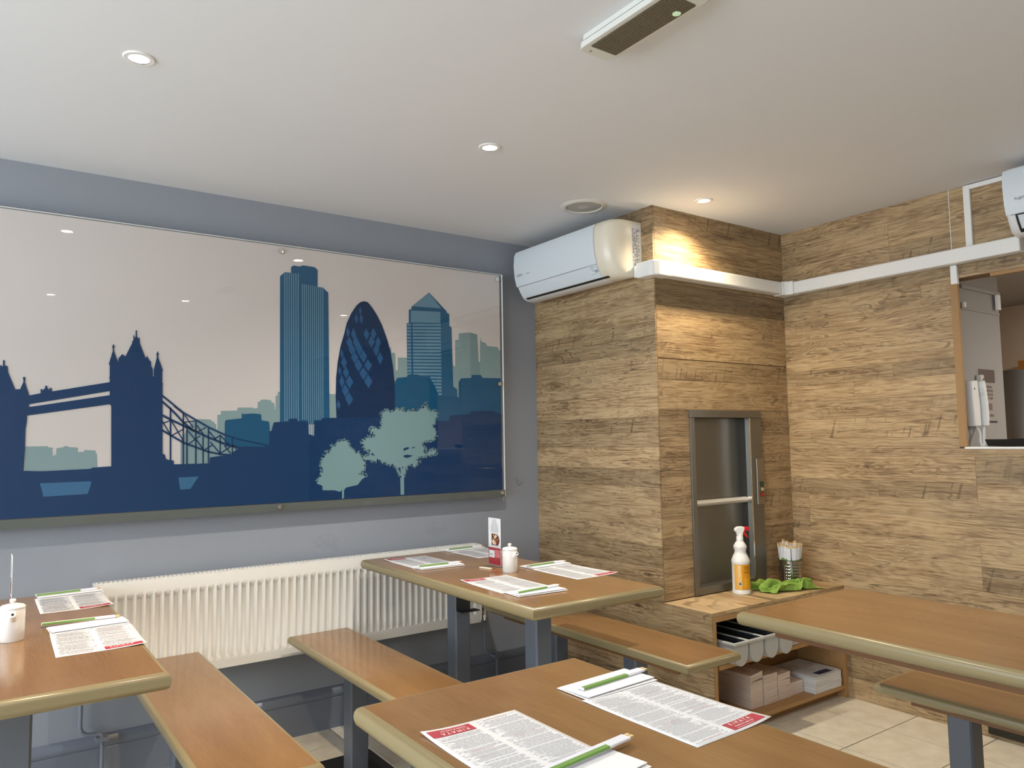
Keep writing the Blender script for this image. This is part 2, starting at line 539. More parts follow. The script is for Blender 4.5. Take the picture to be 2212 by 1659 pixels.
# right wall core with the serving hatch opening
HY0, HY1, HZ0, HZ1 = .25, 1.60, 1.228, 1.987
wr = MB()
wr.box(XR+T, XR+.09, YB-.1, YM, -.05, HZ0)
wr.box(XR+T, XR+.09, YB-.1, YM, HZ1, ZC)
wr.box(XR+T, XR+.09, YB-.1, HY0, HZ0, HZ1)
wr.box(XR+T, XR+.09, HY1+.02, YM, HZ0, HZ1)
wall_right = tag(wr.obj('wall_right', COREBROWN), 'wall clad in rustic oak boards with a serving hatch', kind='structure')

def sub_rect(r, h):
    """rectangle minus a hole -> list of rectangles (u0,u1,v0,v1)"""
    u0, u1, v0, v1 = r; a0, a1, b0, b1 = h
    if u1 <= a0 or u0 >= a1 or v1 <= b0 or v0 >= b1: return [r]
    out = []
    if v0 < b0: out.append((u0, u1, v0, b0))
    if v1 > b1: out.append((u0, u1, b1, v1))
    w0, w1 = max(v0, b0), min(v1, b1)
    if u0 < a0: out.append((u0, a0, w0, w1))
    if u1 > a1: out.append((a1, u1, w0, w1))
    return [q for q in out if q[1]-q[0] > .004 and q[3]-q[2] > .004]

def plank(parent, side, u0, u1, z0, z1, tone, saw, knots, gap=.0004, mat_=None):
    """side 'front': board on a face looking to -y at YC (u = x); 'colleft'/'right': faces looking to -x (u = y)"""
    L, H = u1-u0-2*gap, z1-z0-2*gap
    pr = random.uniform(0, .0006)
    o = MB().box(0, L, -T-pr, -.0002, 0, H).obj('plank', mat_ or OAK, parent)
    if side == 'front':
        o.location = (u0+gap, YC+T, z0+gap)
    else:
        x = (XC if side == 'colleft' else XR)+T
        o.location = (x, u1-gap, z0+gap); o.rotation_euler = (0, 0, -PI/2)
    o.color = (tone*.5, saw, random.random(), knots)
    return o

def rows(parent, side, table, holes=()):
    for z0, z1, joints, spec in table:
        for k in range(len(joints)-1):
            t, s, kn = spec[k % len(spec)]
            t *= random.uniform(.96, 1.04)
            rs = [(joints[k], joints[k+1], z0, z1)]
            for h in holes:
                rs = [q for r in rs for q in sub_rect(r, h)]
            for q in rs:
                plank(parent, side, q[0], q[1], q[2], q[3], t, s, kn)

Lt, Md, Dk = (1.03, .12, .35), (.97, .2, .35), (.76, .5, .5)
Lg = (1.07, .05, .2)
SAW = (.80, 1.0, .35)
e, w = 1.557, 2.378
RT = [
 (.0, .10, [-3, -.6, 1.2, YC], [Md, Lt, Md]), (.10, .20, [-3, .4, 1.75, YC], [Lt, Md, Dk]),
 (.20, .30, [-3, -.2, 1.3, YC], [Md, Lt, Md]), (.30, .41, [-3, .9, 2.0, YC], [Lt, Dk, Md]),
 (.41, .51, [-3, .2, 1.4, YC], [Md, Md, Lt]), (.51, .61, [-3, .8, YC], [Lt, Lg]),
 (.61, .717, [-3, .3, e, YC], [Md, SAW, Lt]), (.717, .81, [-3, .3, e, w, YC], [Lt, Lt, Lt, Md]),
 (.81, .917, [-3, .6, w, YC], [Lt, Lg, SAW]), (.917, .997, [-3, .0, 1.35, w, YC], [Md, Dk, Md, Md]),
 (.997, 1.073, [-3, .5, e, 2.0, YC], [Md, Lt, SAW, Dk]), (1.073, 1.19, [-3, .1, e, YC], [Md, Dk, Lt]),
 (1.19, 1.28, [-3, -.2, .9, YC], [Lt, Lt, Md]), (1.28, 1.378, [-3, .4, YC], [Lt, (1.0, .9, .3)]),
 (1.378, 1.47, [-3, 0, YC], [Lt, Md]), (1.47, 1.56, [-3, .2, 2.1, YC], [Lt, Lg, Lt]),
 (1.56, 1.635, [-3, .1, 1.9, YC], [Md, (.72, .5, .3), SAW]), (1.635, 1.72, [-3, .3, YC], [Lt, Lg]),
 (1.72, 1.80, [-3, .1, YC], [Lt, Lt]), (1.80, 1.895, [-3, .3, YC], [Md, Lt]),
 (1.895, 2.0, [-3, .2, 1.75, YC], [Lt, Md, Md]), (2.0, 2.105, [-3, .3, YC], [Md, Dk]),
 (2.105, 2.20, [-3, .5, 1.602, 1.887, YC], [Md, Md, (.8, 1, .2), Lt]), (2.20, 2.305, [-3, 0, 1.602, 1.887, YC], [Md, Lt, Lt, Md]),
 (2.305, ZC, [-3, .4, 1.602, YC], [Lt, Lt, Md]),
]
rows(wall_right, 'right', RT, holes=[(HY0, HY1+.017, HZ0, HZ1)])
CT = []
cb = [0, .09, .19, .29, .40, ZK-.0005, .61, .698, .795, .88, .96, 1.066, 1.148, 1.252, 1.322, 1.396, 1.507, 1.62, 1.70, 1.777, 1.84, 1.93, 2.03, 2.14, 2.26, ZC]
cs = [Md, Dk, Md, Lt, Md, Md, Lt, (.78, .2, .7), Lt, Lt, Md, (.72, .3, .8), (1.06, .1, .5), (.80, .2, .8), SAW, Lt, Md, Lt, Dk, (.86, .9, .3), Md, Lt, Lt, Md, Dk]
for k in range(len(cb)-1):
    CT.append((cb[k], cb[k+1], [YK if cb[k+1] <= ZK else YC, YM], [(cs[k][0]*.98, cs[k][1], cs[k][2])]))
rows(wall_column, 'colleft', CT)
FT = []
fb = [ZK, .64, .74, .833, .93, 1.02, 1.112, 1.20, 1.302, 1.43, 1.568, 1.668, 1.80, 1.92, 2.03, 2.16, 2.30, ZC]
fs = [Lt, Md, (.8, .4, .5), Lt, (.86, .8, .5), Lt, (.92, .3, .7), Lt, (.86, .4, .6), Lg, (.86, .9, .3), Lg, Lg, (.62, .4, .5), (.85, .4, .4), Lt, (.78, .9, .3)]
for k in range(len(fb)-1):
    FT.append((fb[k]+(.0015 if fb[k] == 1.668 else 0), fb[k+1]-(.0015 if fb[k+1] == 1.668 else 0), [XC+T+.001, XR], [fs[k]]))
rows(wall_column, 'front', FT, holes=[(DX0+.003, DX1-.003, DZ0, DZ1-.003)])
# edge strip of the column corner (raw board edge)
tag(MB().box(XC+.0005, XC+T, YC+.0005, YC+T, ZK, ZC).obj('trim_1', mat('board_edge_brown', srgb(104,72,40), .7)), 'thin brown board edge on the column corner', kind='structure')

# skirting board of the mural wall: flat board, groove, rounded moulding
sk_prof = [(YM, 0), (YM-.020, 0), (YM-.020, .132), (YM-.017, .136), (YM-.022, .142), (YM-.024, .152), (YM-.020, .163), (YM-.010, .172), (YM-.004, .180), (YM, .182)]
tag(MB().prism(sk_prof, 'x', XL, XC-.001).obj('baseboard_far', SKIRT, smooth=35), 'moulded blue-grey skirting board under the radiator', kind='structure')
MB_ = MB()
tag(MB().box(XR-.014, XR-.0005, -2.4, 1.565, .018, .05).obj('baseboard_right', mat('dark_metal_strip', srgb(60,60,56), .3, metal=.8)), 'dark metal plinth strip along the oak clad wall', kind='structure')

# hatch lining and the kitchen seen through it
LINING = mat('oak_edge_lining', srgb(160,124,80), .55, var=.06, vscale=20)
hl = MB()
hl.box(XR-.004, XR+.014, HY1-.014, HY1+.0165, HZ0+.007, HZ1)
tag(hl.obj('trim_2', LINING), 'brown wooden edge lining on the left of the serving hatch', kind='structure')
tag(MB().box(XR-.003, XR+.02, HY0, 1.45, HZ1-.016, HZ1-.001).obj('trim_3', LINING), 'thin brown edge strip along the top of the serving hatch', kind='structure')
KX = 5.25
KWALL = mat('kitchen_grey_wall', srgb(150,147,144), .7)
TAN = mat('kitchen_tan_wall', srgb(214,196,174), .7)
k1 = MB().box(XR+.09, 4.06, HY1+.02, HY1+.12, -.05, ZC)
tag(k1.obj('wall_kitchen_near', KWALL), 'grey-white kitchen side wall inside the hatch', kind='structure')
k2 = MB().box(4.06, KX, 2.6, 2.7, -.05, ZC).box(KX, KX+.1, -1.2, 2.7, -.05, ZC).box(XR+.09, KX, -1.3, -1.2, -.05, ZC).box(4.06, 4.08, HY1+.12, 2.6, -.05, ZC)
tag(k2.obj('wall_kitchen_far', TAN), 'tan kitchen wall at the back of the hatch', kind='structure')
tag(MB().box(XR+.09, KX+.1, -1.3, 2.7, 2.08, 2.16).obj('ceiling_kitchen', KWALL), 'low grey ceiling inside the hatch', kind='structure')
ka = bpy.data.lights.new('kitchen_fill_light', 'AREA'); ka.energy = 34; ka.size = .5; ka.color = (1, .95, .88)  # unseen light added to brighten the kitchen behind the hatch
ko = bpy.data.objects.new('kitchen_fill_light', ka); COL.objects.link(ko); ko.location = (4.6, .3, 2.06)
tag(MB().box(XR-.0022, XR-.0008, 1.6005, 1.6030, 2.114, ZC-.001).obj('trim_5', PLASTIC), 'thin white filler line between two oak boards above the trunking', kind='structure')
# ------------------------------------------------------------------ tables and benches
def slab(w, l, th, ins=.015):
    """rounded edge band as rings plus flush top panel; local origin at the centre, top at z=0"""
    prof = [(ins, 0), (.010, -.0008), (.005, -.004), (.0015, -.010), (0, -.018), (.0005, -.026), (.004, -th+.004), (.010, -th), (.05, -th)]
    band = MB(); vs, fs = [], []
    for i, z in prof:
        a, b = w/2-i, l/2-i
        vs += [(-a, -b, z), (a, -b, z), (a, b, z), (-a, b, z)]
    for j in range(len(prof)-1):
        for k in range(4):
            k2 = (k+1) % 4
            fs.append((j*4+k, j*4+k2, (j+1)*4+k2, (j+1)*4+k))
    band.add(vs, fs)
    a, b = w/2-ins, l/2-ins
    top = MB().box(-a, a, -b, b, -th+.004, .0003)
    return band, top

def post(h, s=.075):
    r = .006; a = s/2
    pr = [(-a+r, -a), (a-r, -a), (a, -a+r), (a, a-r), (a-r, a), (-a+r, a), (-a, a-r), (-a, -a+r)]
    return MB().prism(pr, 'z', .008, h)

def make_unit(name, loc, w, l, ztop, posts, label, cat, group, th=.040, bracket=False, ub=.055):
    t = thing(name, loc, label, cat, group, local=True)
    band, top = slab(w, l, th)
    bo = band.obj('edge_band', EDGE, t, smooth=60, loc=(0, 0, ztop))
    top.obj('top_panel', VENEER, t, loc=(0, 0, ztop))
    MB().box(-w/2+ub, w/2-ub, -l/2+ub+.04, l/2-ub-.04, ztop-th-.026, ztop-th).obj('under_board', UNDER, t)
    for py in posts:
        p = post(ztop-th-.026).obj('post', STEELPAINT, t, loc=(0, py, 0))
        MB().box(-.142, .142, -.19, .19, 0, .008).obj('base_plate', BLACK, t, bevel=.002, loc=(0, py, 0))
        if bracket and py > 0:
            MB().box(-.034, .060, -.080, -.0376, .562, .566).box(-.0345, .0355, -.0396, -.0376, .566, ztop-th-.026).obj('bracket', mat('dark_bracket', srgb(46,48,50), .5), t, loc=(0, py, 0))
    return t
UNDER = veneer_material('under_board_veneer', srgb(122,82,46), srgb(100,66,36), .5)
TL = 1.313
G1 = 'bench tables with grey posts'
G2 = 'wooden benches beside the tables'
cy = 3.268-TL/2
make_unit('dining_table', (.098, cy, 0), .587, TL, ZT, (-.29, .285), 'long wooden dining table at the left edge with the warm glare', 'table', G1, ub=.15)
make_unit('dining_table', (1.7415, cy, 0), .587, TL, ZT, (-.29, .285), 'wooden dining table by the radiator set with four menus and a card stand', 'table', G1, ub=.15, bracket=True)
make_unit('dining_table', (.9267, 1.474-TL/2, 0), .579, TL, ZT, (-.29, .285), 'nearest wooden dining table with two large readable menus', 'table', G1, ub=.15)
make_unit('dining_table', (2.2095, 1.536-TL/2, 0), .603, TL, ZT, (-.1, -.45), 'bare wooden dining table in front of the oak clad wall', 'table', G1)
BL = 1.34
by = 3.268-BL/2
make_unit('bench', (.6137, by, 0), .288, BL, ZB, (-.29, .27), 'orange lit bench in front of the radiator beside the left table', 'bench', G2, th=.034)
make_unit('bench', (1.2510, by, 0), .278, BL, ZB, (-.29, .27), 'bench reflecting the radiator ribs left of the table with four menus', 'bench', G2, th=.034)
make_unit('bench', (2.2631, by, 0), .300, BL, ZB, (-.25, .27), 'bench running along the oak clad column', 'bench', G2, th=.034)
make_unit('bench', (2.6160, 1.430-BL/2, 0), .315, BL, ZB, (.46, -.29), 'bench under the edge of the bare right-hand table', 'bench', G2, th=.034)

# ------------------------------------------------------------------ radiator
rad = thing('radiator', (1.25, YM-.06, .38), 'long white panel radiator with vertical ribs and top grille', 'radiator')
x0, x1, zb, zt, yf = .388, 2.118, .379, .768, 3.303
face = MB()
ch = .0333
n = int((x1-x0-.06)/ch)
xs0 = x0+.03+((x1-x0-.06)-n*ch)/2
za, zz = zb+.042, zt-.052
# border plate
face.box(x0, x1, yf, yf+.012, zb, zb+.03)
face.box(x0, x1, yf, yf+.012, zt-.04, zt)
face.box(x0, xs0, yf, yf+.012, zb+.03, zt-.04); face.box(xs0+n*ch, x1, yf, yf+.012, zb+.03, zt-.04)
# ribs: raised land and pressed-in channel with sloping ends
for i in range(n):
    a = xs0+i*ch
    p = [(a, 0), (a+.007, 0), (a+.0115, .012), (a+.0285, .012), (a+ch, 0)]
    vs, fs = [], []
    for (zq, dp) in ((zb+.03, 0), (za, 0), (za+.012, 1), (zz-.012, 1), (zz, 0), (zt-.04, 0)):
        vs += [(px, yf+py*dp, zq) for px, py in p]
    for r_ in range(5):
        for c_ in range(4):
            fs.append((r_*5+c_, r_*5+c_+1, (r_+1)*5+c_+1, (r_+1)*5+c_))
    face.add(vs, fs)
face.obj('front_panel', RADWHITE, rad, smooth=50)
MB().box(x0, x1, YM-.05, YM-.038, zb, zt).obj('rear_panel', RADWHITE, rad)
MB().box(x0-.004, x0-.0005, yf-.002, YM-.038, zb+.01, zt).obj('side_cover', RADWHITE, rad)
MB().box(x1+.0005, x1+.004, yf-.002, YM-.038, zb+.01, zt).obj('side_cover', RADWHITE, rad)
gr = MB()
gr.box(x0, x1, yf+.012, yf+.020, zt-.006, zt+.001); gr.box(x0, x1, YM-.05, YM-.042, zt-.006, zt+.001)
gr.box(x0, x1, yf+.036, yf+.044, zt-.006, zt+.001)
gx = x0+.004
while gx < x1:
    gr.box(gx, gx+.006, yf+.012, YM-.042, zt-.006, zt+.0005); gx += .0165
go = gr.obj('top_grille', RADWHITE, rad)
MB().box(x0+.001, x1-.001, yf+.0125, YM-.0505, zt-.05, zt-.03).obj('grille_shade_plate', DARK, rad)  # dark plate added to imitate the shade below the grille openings
for bx in (x0+.25, x1-.25):
    MB().box(bx, bx+.03, YM-.038, YM-.002, zb+.05, zt-.08).obj('wall_bracket', RADWHITE, rad)
# valve and pipe at each end
PIPE = mat('painted_pipe', srgb(120,126,138), .4)
def radpipe(px, ex, zval, lab, knob):
    t = thing('radiator_pipe', (px, YM-.05, 0), lab, 'pipe')
    d = 1 if ex > px else -1
    pts = [(px, YM-.052, zval-.05), (px, YM-.052, .235), (px+d*.006, YM-.052, .216), (px+d*.022, YM-.052, .205), (ex-d*.012, YM-.052, .2), (ex, YM-.052, .192), (ex, YM-.052, .0)]
    MB().tube(pts, .0075, 10).obj('pipe', PIPE, t, smooth=60)
    v = MB().lathe([(.010, -.06), (.010, -.045), (.013, -.044), (.013, -.032), (.009, -.030), (.009, -.012), (.012, -.010), (.012, 0), (.006, .002)], 12, (px, YM-.052, zval))
    v.tube([(px, YM-.052, zval-.02), (px-d*.03 if not knob else px-.06, YM-.052, zval-.02)], .008, 8)
    v.obj('valve', CHROME, t, smooth=40)
    if knob:
        MB().lathe([(.012, 0), (.020, .004), (.022, .012), (.022, .040), (.019, .050), (.0, .052)], 14, (px, YM-.052, zval+.004)).obj('valve_knob', PLASTIC, t, smooth=30)
    MB().box(ex-.02, ex+.02, YM-.065, YM-.02, 0.17, .185).obj('pipe_clip', SKIRT, t)
radpipe(.353, .428, .415, 'grey pipe dropping from the left end of the radiator', False)
radpipe(2.178, 2.25, .43, 'grey pipe with knobbed valve at the right end of the radiator', True)

# ------------------------------------------------------------------ skyline picture on standoffs
GX0, GX1, GZ0, GZ1 = -.115, 2.312, .998, 2.192
YG = 3.352     # front face of the glass
SKY = mat('print_sky_grey', srgb(204,197,193), .45, spec=.12)
PALE = mat('print_pale_teal', srgb(128,152,154), .45, spec=.12)
PALE2 = mat('print_soft_teal', srgb(116,140,144), .45, spec=.12)
MIDB = mat('print_mid_blue', srgb(12,78,114), .45, spec=.12)
TOWB = mat('print_tower_blue', srgb(22,82,118), .45, spec=.12)
NAVY = mat('print_navy', srgb(3,50,92), .45, spec=.12)
GHER = mat('print_dark_navy', srgb(3,42,80), .45, spec=.12)
STRP = mat('print_stripe_blue', srgb(98,136,158), .45, spec=.12)
PANE = mat('print_pane_blue', srgb(34,84,128), .45, spec=.12)
LEAF = mat('print_tree_teal', srgb(116,148,152), .45, spec=.12)
PATCH = mat('print_patch_blue', srgb(52,100,138), .45, spec=.12)
GLASS = clear('picture_glass', (1, 1, 1, 1), .015, .03)
CANP = mat('print_canary_blue', srgb(30,86,120), .45, spec=.12)
art = thing('skyline_picture', (1.1, YM, GZ0), 'wide glass panel picture of a blue city skyline with a bridge', 'picture')
PX1 = 2.297; PZ0, PZ1 = 1.034, GZ1-.004
YS = YG+.0065
MB().box(GX0, PX1, YS, YS+.003, PZ0, PZ1).obj('sky_print', SKY, art)
def clip(P, x0=GX0, x1=PX1, z0=PZ0, z1=PZ1):
    return [(min(max(a, x0), x1), min(max(b, z0), z1)) for a, b in P]
def ink(name, polys, m, layer, th=None):
    mb = MB()
    y = YS-.0004*layer
    for P in polys:
        P = clip(P)
        mb.poly([(a, y, b) for a, b in P])
    return mb.obj(name, m, art)
def leaf_spikes(P, amp, step, seed):
    """small leaf points along the crown outline: outward ones in leaf colour, inward ones as notches"""
    rnd = random.Random(seed); out, inn = [], []
    n = len(P); zmin = min(b for _, b in P)
    area_ = sum(P[i][0]*P[(i+1) % n][1]-P[(i+1) % n][0]*P[i][1] for i in range(n))
    sg = 1 if area_ > 0 else -1
    for i in range(n):
        a, b = P[i], P[(i+1) % n]
        L = math.hypot(b[0]-a[0], b[1]-a[1])
        if max(a[1], b[1]) < zmin+.10 or L < 1e-5: continue
        tx, tz = (b[0]-a[0])/L, (b[1]-a[1])/L
        nx, nz = tz*sg, -tx*sg
        s = 0.0
        while s < L:
            w_ = rnd.uniform(.5, 1.1)*step; h_ = rnd.uniform(.3, 1.25)*amp; k_ = rnd.uniform(-.6, .6)*amp
            px, pz = a[0]+tx*s, a[1]+tz*s
            d_ = 1 if rnd.random() < .62 else -1
            (out if d_ > 0 else inn).append([(px-tx*w_, pz-tz*w_), (px+tx*w_, pz+tz*w_), (px+nx*h_*d_+tx*k_, pz+nz*h_*d_+tz*k_)])
            s += step*.75
    return out, inn
ART = {}
ART['pale'] = [[(0.1503,1.201),(0.1477,1.2982),(0.2199,1.2989),(0.2233,1.2939),(0.2364,1.2929),(0.2378,1.2616),(0.2412,1.2604),(0.2417,1.2794),(0.2437,1.2641),(0.2486,1.2648),(0.2486,1.2896),(0.2727,1.2941),(0.2743,1.298),(0.2859,1.2978),(0.2894,1.2939),(0.3198,1.2914),(0.3208,1.2739),(0.3405,1.2755),(0.3421,1.2821),(0.38,1.2794),(0.3813,1.2676),(0.3855,1.2667),(0.3886,1.2079)],[(0.6907,1.2131),(0.6893,1.3003),(0.7093,1.3557),(0.7429,1.4005),(0.7669,1.4034),(0.8102,1.4007),(0.8116,1.3928),(0.8225,1.3922),(0.824,1.3837),(0.8295,1.3822),(0.8312,1.3594),(0.8353,1.3594),(0.8345,1.4208),(0.8482,1.4224),(0.8486,1.4381),(0.9165,1.4403),(0.9177,1.4534),(0.9807,1.4547),(0.9865,1.4498),(1.0039,1.453),(1.0037,1.4796),(1.0154,1.4812),(1.0153,1.4886),(1.0359,1.4911),(1.0626,1.4874),(1.0641,1.4791),(1.0731,1.4777),(1.0777,1.4688),(1.0793,1.4479),(1.0823,1.448),(1.0818,1.5078),(1.0908,1.5095),(1.0916,1.5252),(1.1225,1.5268),(1.124,1.3118),(0.851,1.2082)],[(1.3199,1.5302),(1.328,1.5304),(1.3362,1.5212),(1.3814,1.5222),(1.3817,1.398),(1.3203,1.3978)],[(1.6323,1.7562),(1.6485,1.7571),(1.6502,1.7323),(1.6711,1.731),(1.6735,1.6464),(1.6845,1.6468),(1.6847,1.7092),(1.7607,1.7131),(1.9992,1.6946),(2.0031,1.6817),(2.0132,1.6821),(2.0147,1.818),(2.0351,1.8211),(2.0375,1.8548),(2.1077,1.8641),(2.1515,1.8555),(2.1579,1.7108),(2.1663,1.7112),(2.1678,1.8099),(2.1725,1.8461),(2.1764,1.8212),(2.2071,1.8123),(2.2123,1.7991),(2.2825,1.7969),(2.2877,1.7807),(2.2965,1.7812),(2.2979,1.7357),(2.3023,1.7359),(2.3001,1.6084),(2.0315,1.5213),(1.6497,1.5876)]]
ART['shade'] = [[(2.1077,1.8641),(2.1515,1.8555),(2.1579,1.7108),(2.1663,1.7112),(2.1651,1.6308),(2.1045,1.6286)]]
ART['canary'] = [[(1.761,1.969),(1.8618,2.0516),(1.9643,1.9648),(1.9653,1.9575),(1.98,1.9513),(1.9805,1.8892),(1.9935,1.8827),(1.9998,1.5763),(2.0225,1.5621),(2.0248,1.5203),(1.7372,1.5144),(1.734,1.885),(1.7462,1.886),(1.7466,1.9542),(1.7609,1.9569)]]
ART['canary_pale'] = [[(1.7674,1.9729),(1.8618,2.0501),(1.9334,1.976)],[(1.7566,1.9508),(1.9276,1.9577),(1.927,1.8999),(1.7563,1.8901)],[(1.735,1.8818),(1.7573,1.8835),(1.7572,1.8729),(1.735,1.8712)],[(1.7669,1.8842),(1.9298,1.8957),(1.9297,1.8849),(1.7668,1.8736)],[(1.7351,1.8652),(1.7574,1.8669),(1.7573,1.8563),(1.7351,1.8547)],[(1.7671,1.8676),(1.9299,1.8787),(1.9298,1.8678),(1.7671,1.857)],[(1.7353,1.8487),(1.7575,1.8503),(1.7574,1.8397),(1.7352,1.8382)],[(1.7674,1.851),(1.9299,1.8616),(1.9298,1.8508),(1.7673,1.8404)],[(1.7354,1.8321),(1.7576,1.8337),(1.7575,1.8231),(1.7353,1.8216)],[(1.7676,1.8344),(1.93,1.8446),(1.9298,1.8338),(1.7675,1.8238)],[(1.7355,1.8156),(1.7577,1.8171),(1.7576,1.8066),(1.7354,1.8051)],[(1.7678,1.8178),(1.93,1.8276),(1.9299,1.8168),(1.7677,1.8072)],[(1.7356,1.7991),(1.7578,1.8005),(1.7577,1.79),(1.7355,1.7886)],[(1.768,1.8012),(1.93,1.8106),(1.9299,1.7998),(1.768,1.7906)],[(1.7357,1.7826),(1.7579,1.784),(1.7578,1.7734),(1.7356,1.7721)],[(1.7683,1.7846),(1.9301,1.7936),(1.93,1.7828),(1.7682,1.7741)],[(1.7358,1.7661),(1.758,1.7674),(1.7579,1.7569),(1.7357,1.7556)],[(1.7685,1.7681),(1.9301,1.7766),(1.93,1.7658),(1.7684,1.7575)],[(1.7359,1.7496),(1.7581,1.7509),(1.758,1.7404),(1.7358,1.7392)],[(1.7687,1.7515),(1.9302,1.7596),(1.9301,1.7488),(1.7687,1.741)],[(1.736,1.7332),(1.7582,1.7344),(1.7581,1.7239),(1.7359,1.7227)],[(1.769,1.735),(1.9302,1.7427),(1.9301,1.7319),(1.7689,1.7244)],[(1.7361,1.7167),(1.7583,1.7179),(1.7582,1.7074),(1.736,1.7063)],[(1.7692,1.7184),(1.9303,1.7257),(1.9302,1.7149),(1.7691,1.7079)],[(1.7362,1.7003),(1.7584,1.7014),(1.7583,1.6909),(1.7361,1.6898)],[(1.7694,1.7019),(1.9303,1.7088),(1.9302,1.698),(1.7693,1.6914)],[(1.7363,1.6838),(1.7585,1.6849),(1.7584,1.6744),(1.7362,1.6734)],[(1.7696,1.6854),(1.9304,1.6918),(1.9303,1.6811),(1.7696,1.6749)],[(1.7364,1.6674),(1.7586,1.6684),(1.7585,1.6579),(1.7363,1.657)],[(1.7699,1.6689),(1.9304,1.6749),(1.9303,1.6642),(1.7698,1.6584)],[(1.7365,1.651),(1.7587,1.6519),(1.7586,1.6414),(1.7364,1.6405)],[(1.7701,1.6524),(1.9305,1.658),(1.9303,1.6473),(1.77,1.6419)],[(1.7366,1.6346),(1.7588,1.6354),(1.7587,1.625),(1.7366,1.6241)],[(1.7703,1.6359),(1.9305,1.6411),(1.9304,1.6304),(1.7702,1.6254)],[(1.8665,1.6229),(1.9305,1.6242),(1.9304,1.6135),(1.8664,1.6122)],[(1.8664,1.6062),(1.9306,1.6074),(1.9305,1.5966),(1.8663,1.5955)],[(1.8827,1.59),(1.9306,1.5905),(1.9305,1.5798),(1.8826,1.5793)],[(1.8935,1.5735),(1.9307,1.5736),(1.9306,1.5629),(1.8934,1.5629)],[(1.8934,1.5568),(1.9307,1.5568),(1.9306,1.5461),(1.8933,1.5461)],[(1.9125,1.5405),(1.9308,1.54),(1.9307,1.5293),(1.9124,1.5298)]]
ART['mid'] = [[(0.8652,1.2863),(0.8652,1.3923),(0.8707,1.3995),(0.9353,1.407),(0.9365,1.4303),(0.9393,1.4303),(0.9394,1.4245),(0.9838,1.4283),(1.0174,1.4251),(1.0205,1.3985),(1.053,1.3927),(1.0561,1.3719),(1.0569,1.283)],[(1.6487,1.3333),(1.6678,1.5882),(1.6816,1.6093),(1.7322,1.6153),(1.7415,1.6282),(1.7978,1.6303),(1.8072,1.6197),(1.8645,1.6115),(1.8836,1.5865),(1.898,1.5613),(1.9123,1.5274),(2.0315,1.5213),(2.0325,1.5998),(2.0479,1.6196),(2.1097,1.6244),(2.113,1.6396),(2.1695,1.6417),(2.1799,1.6269),(2.3026,1.6285),(2.298,1.3644)]]
ART['tower'] = [[(1.0976,2.0484),(1.1189,2.0704),(1.1478,2.0707),(1.1476,2.0955),(1.1579,2.1056),(1.1877,2.1045),(1.2035,2.1117),(1.2595,2.11),(1.273,2.0974),(1.2733,2.0181),(1.2988,2.0171),(1.325,1.997),(1.3333,1.3806),(1.1027,1.3807)]]
ART['tower_stripe'] = [[(1.1163,2.0691),(1.121,2.0696),(1.1263,1.3947),(1.1217,1.3947)],[(1.1266,2.0693),(1.1312,2.0699),(1.1364,1.3947),(1.1318,1.3947)],[(1.1369,2.0696),(1.1416,2.0701),(1.1465,1.4038),(1.1419,1.4038)],[(1.1473,2.0699),(1.1519,2.0704),(1.1567,1.4038),(1.1521,1.4038)],[(1.1576,2.0701),(1.1623,2.0707),(1.167,1.4039),(1.1624,1.4039)],[(1.168,2.0704),(1.1727,2.071),(1.1773,1.3948),(1.1727,1.3948)],[(1.1785,2.0707),(1.1832,2.0712),(1.1877,1.3948),(1.183,1.3948)],[(1.1987,2.0244),(1.2029,2.0248),(1.2071,1.401),(1.2029,1.401)],[(1.2083,2.0238),(1.2125,2.0242),(1.2166,1.401),(1.2124,1.401)],[(1.2179,2.0232),(1.2222,2.0236),(1.2261,1.401),(1.2219,1.401)],[(1.2276,2.0226),(1.2318,2.0231),(1.2359,1.3322),(1.2318,1.3323)],[(1.2373,2.022),(1.2415,2.0225),(1.2455,1.3322),(1.2413,1.3322)],[(1.247,2.0214),(1.2513,2.0219),(1.2551,1.3321),(1.2509,1.3321)],[(1.2567,2.0208),(1.261,2.0213),(1.2644,1.4012),(1.2602,1.4011)],[(1.2665,2.0202),(1.2708,2.0207),(1.2741,1.4012),(1.2699,1.4012)],[(1.2763,2.0196),(1.2806,2.0201),(1.2838,1.4012),(1.2795,1.4012)],[(1.2862,2.019),(1.2905,2.0195),(1.2935,1.4013),(1.2893,1.4012)],[(1.296,2.0184),(1.3004,2.0189),(1.3033,1.4013),(1.299,1.4013)]]
ART['gherkin'] = [[(1.505,1.9737),(1.5253,1.9699),(1.5499,1.9433),(1.5746,1.9089),(1.5994,1.8645),(1.6077,1.8439),(1.6285,1.7912),(1.6452,1.7342),(1.6576,1.6652),(1.6657,1.5883),(1.6675,1.5113),(1.6651,1.4421),(1.6604,1.3197),(1.3711,1.3225),(1.3631,1.5051),(1.3648,1.597),(1.3724,1.6711),(1.3858,1.746),(1.4052,1.8106),(1.417,1.8601),(1.4407,1.911),(1.4646,1.9471),(1.4847,1.9661)]]
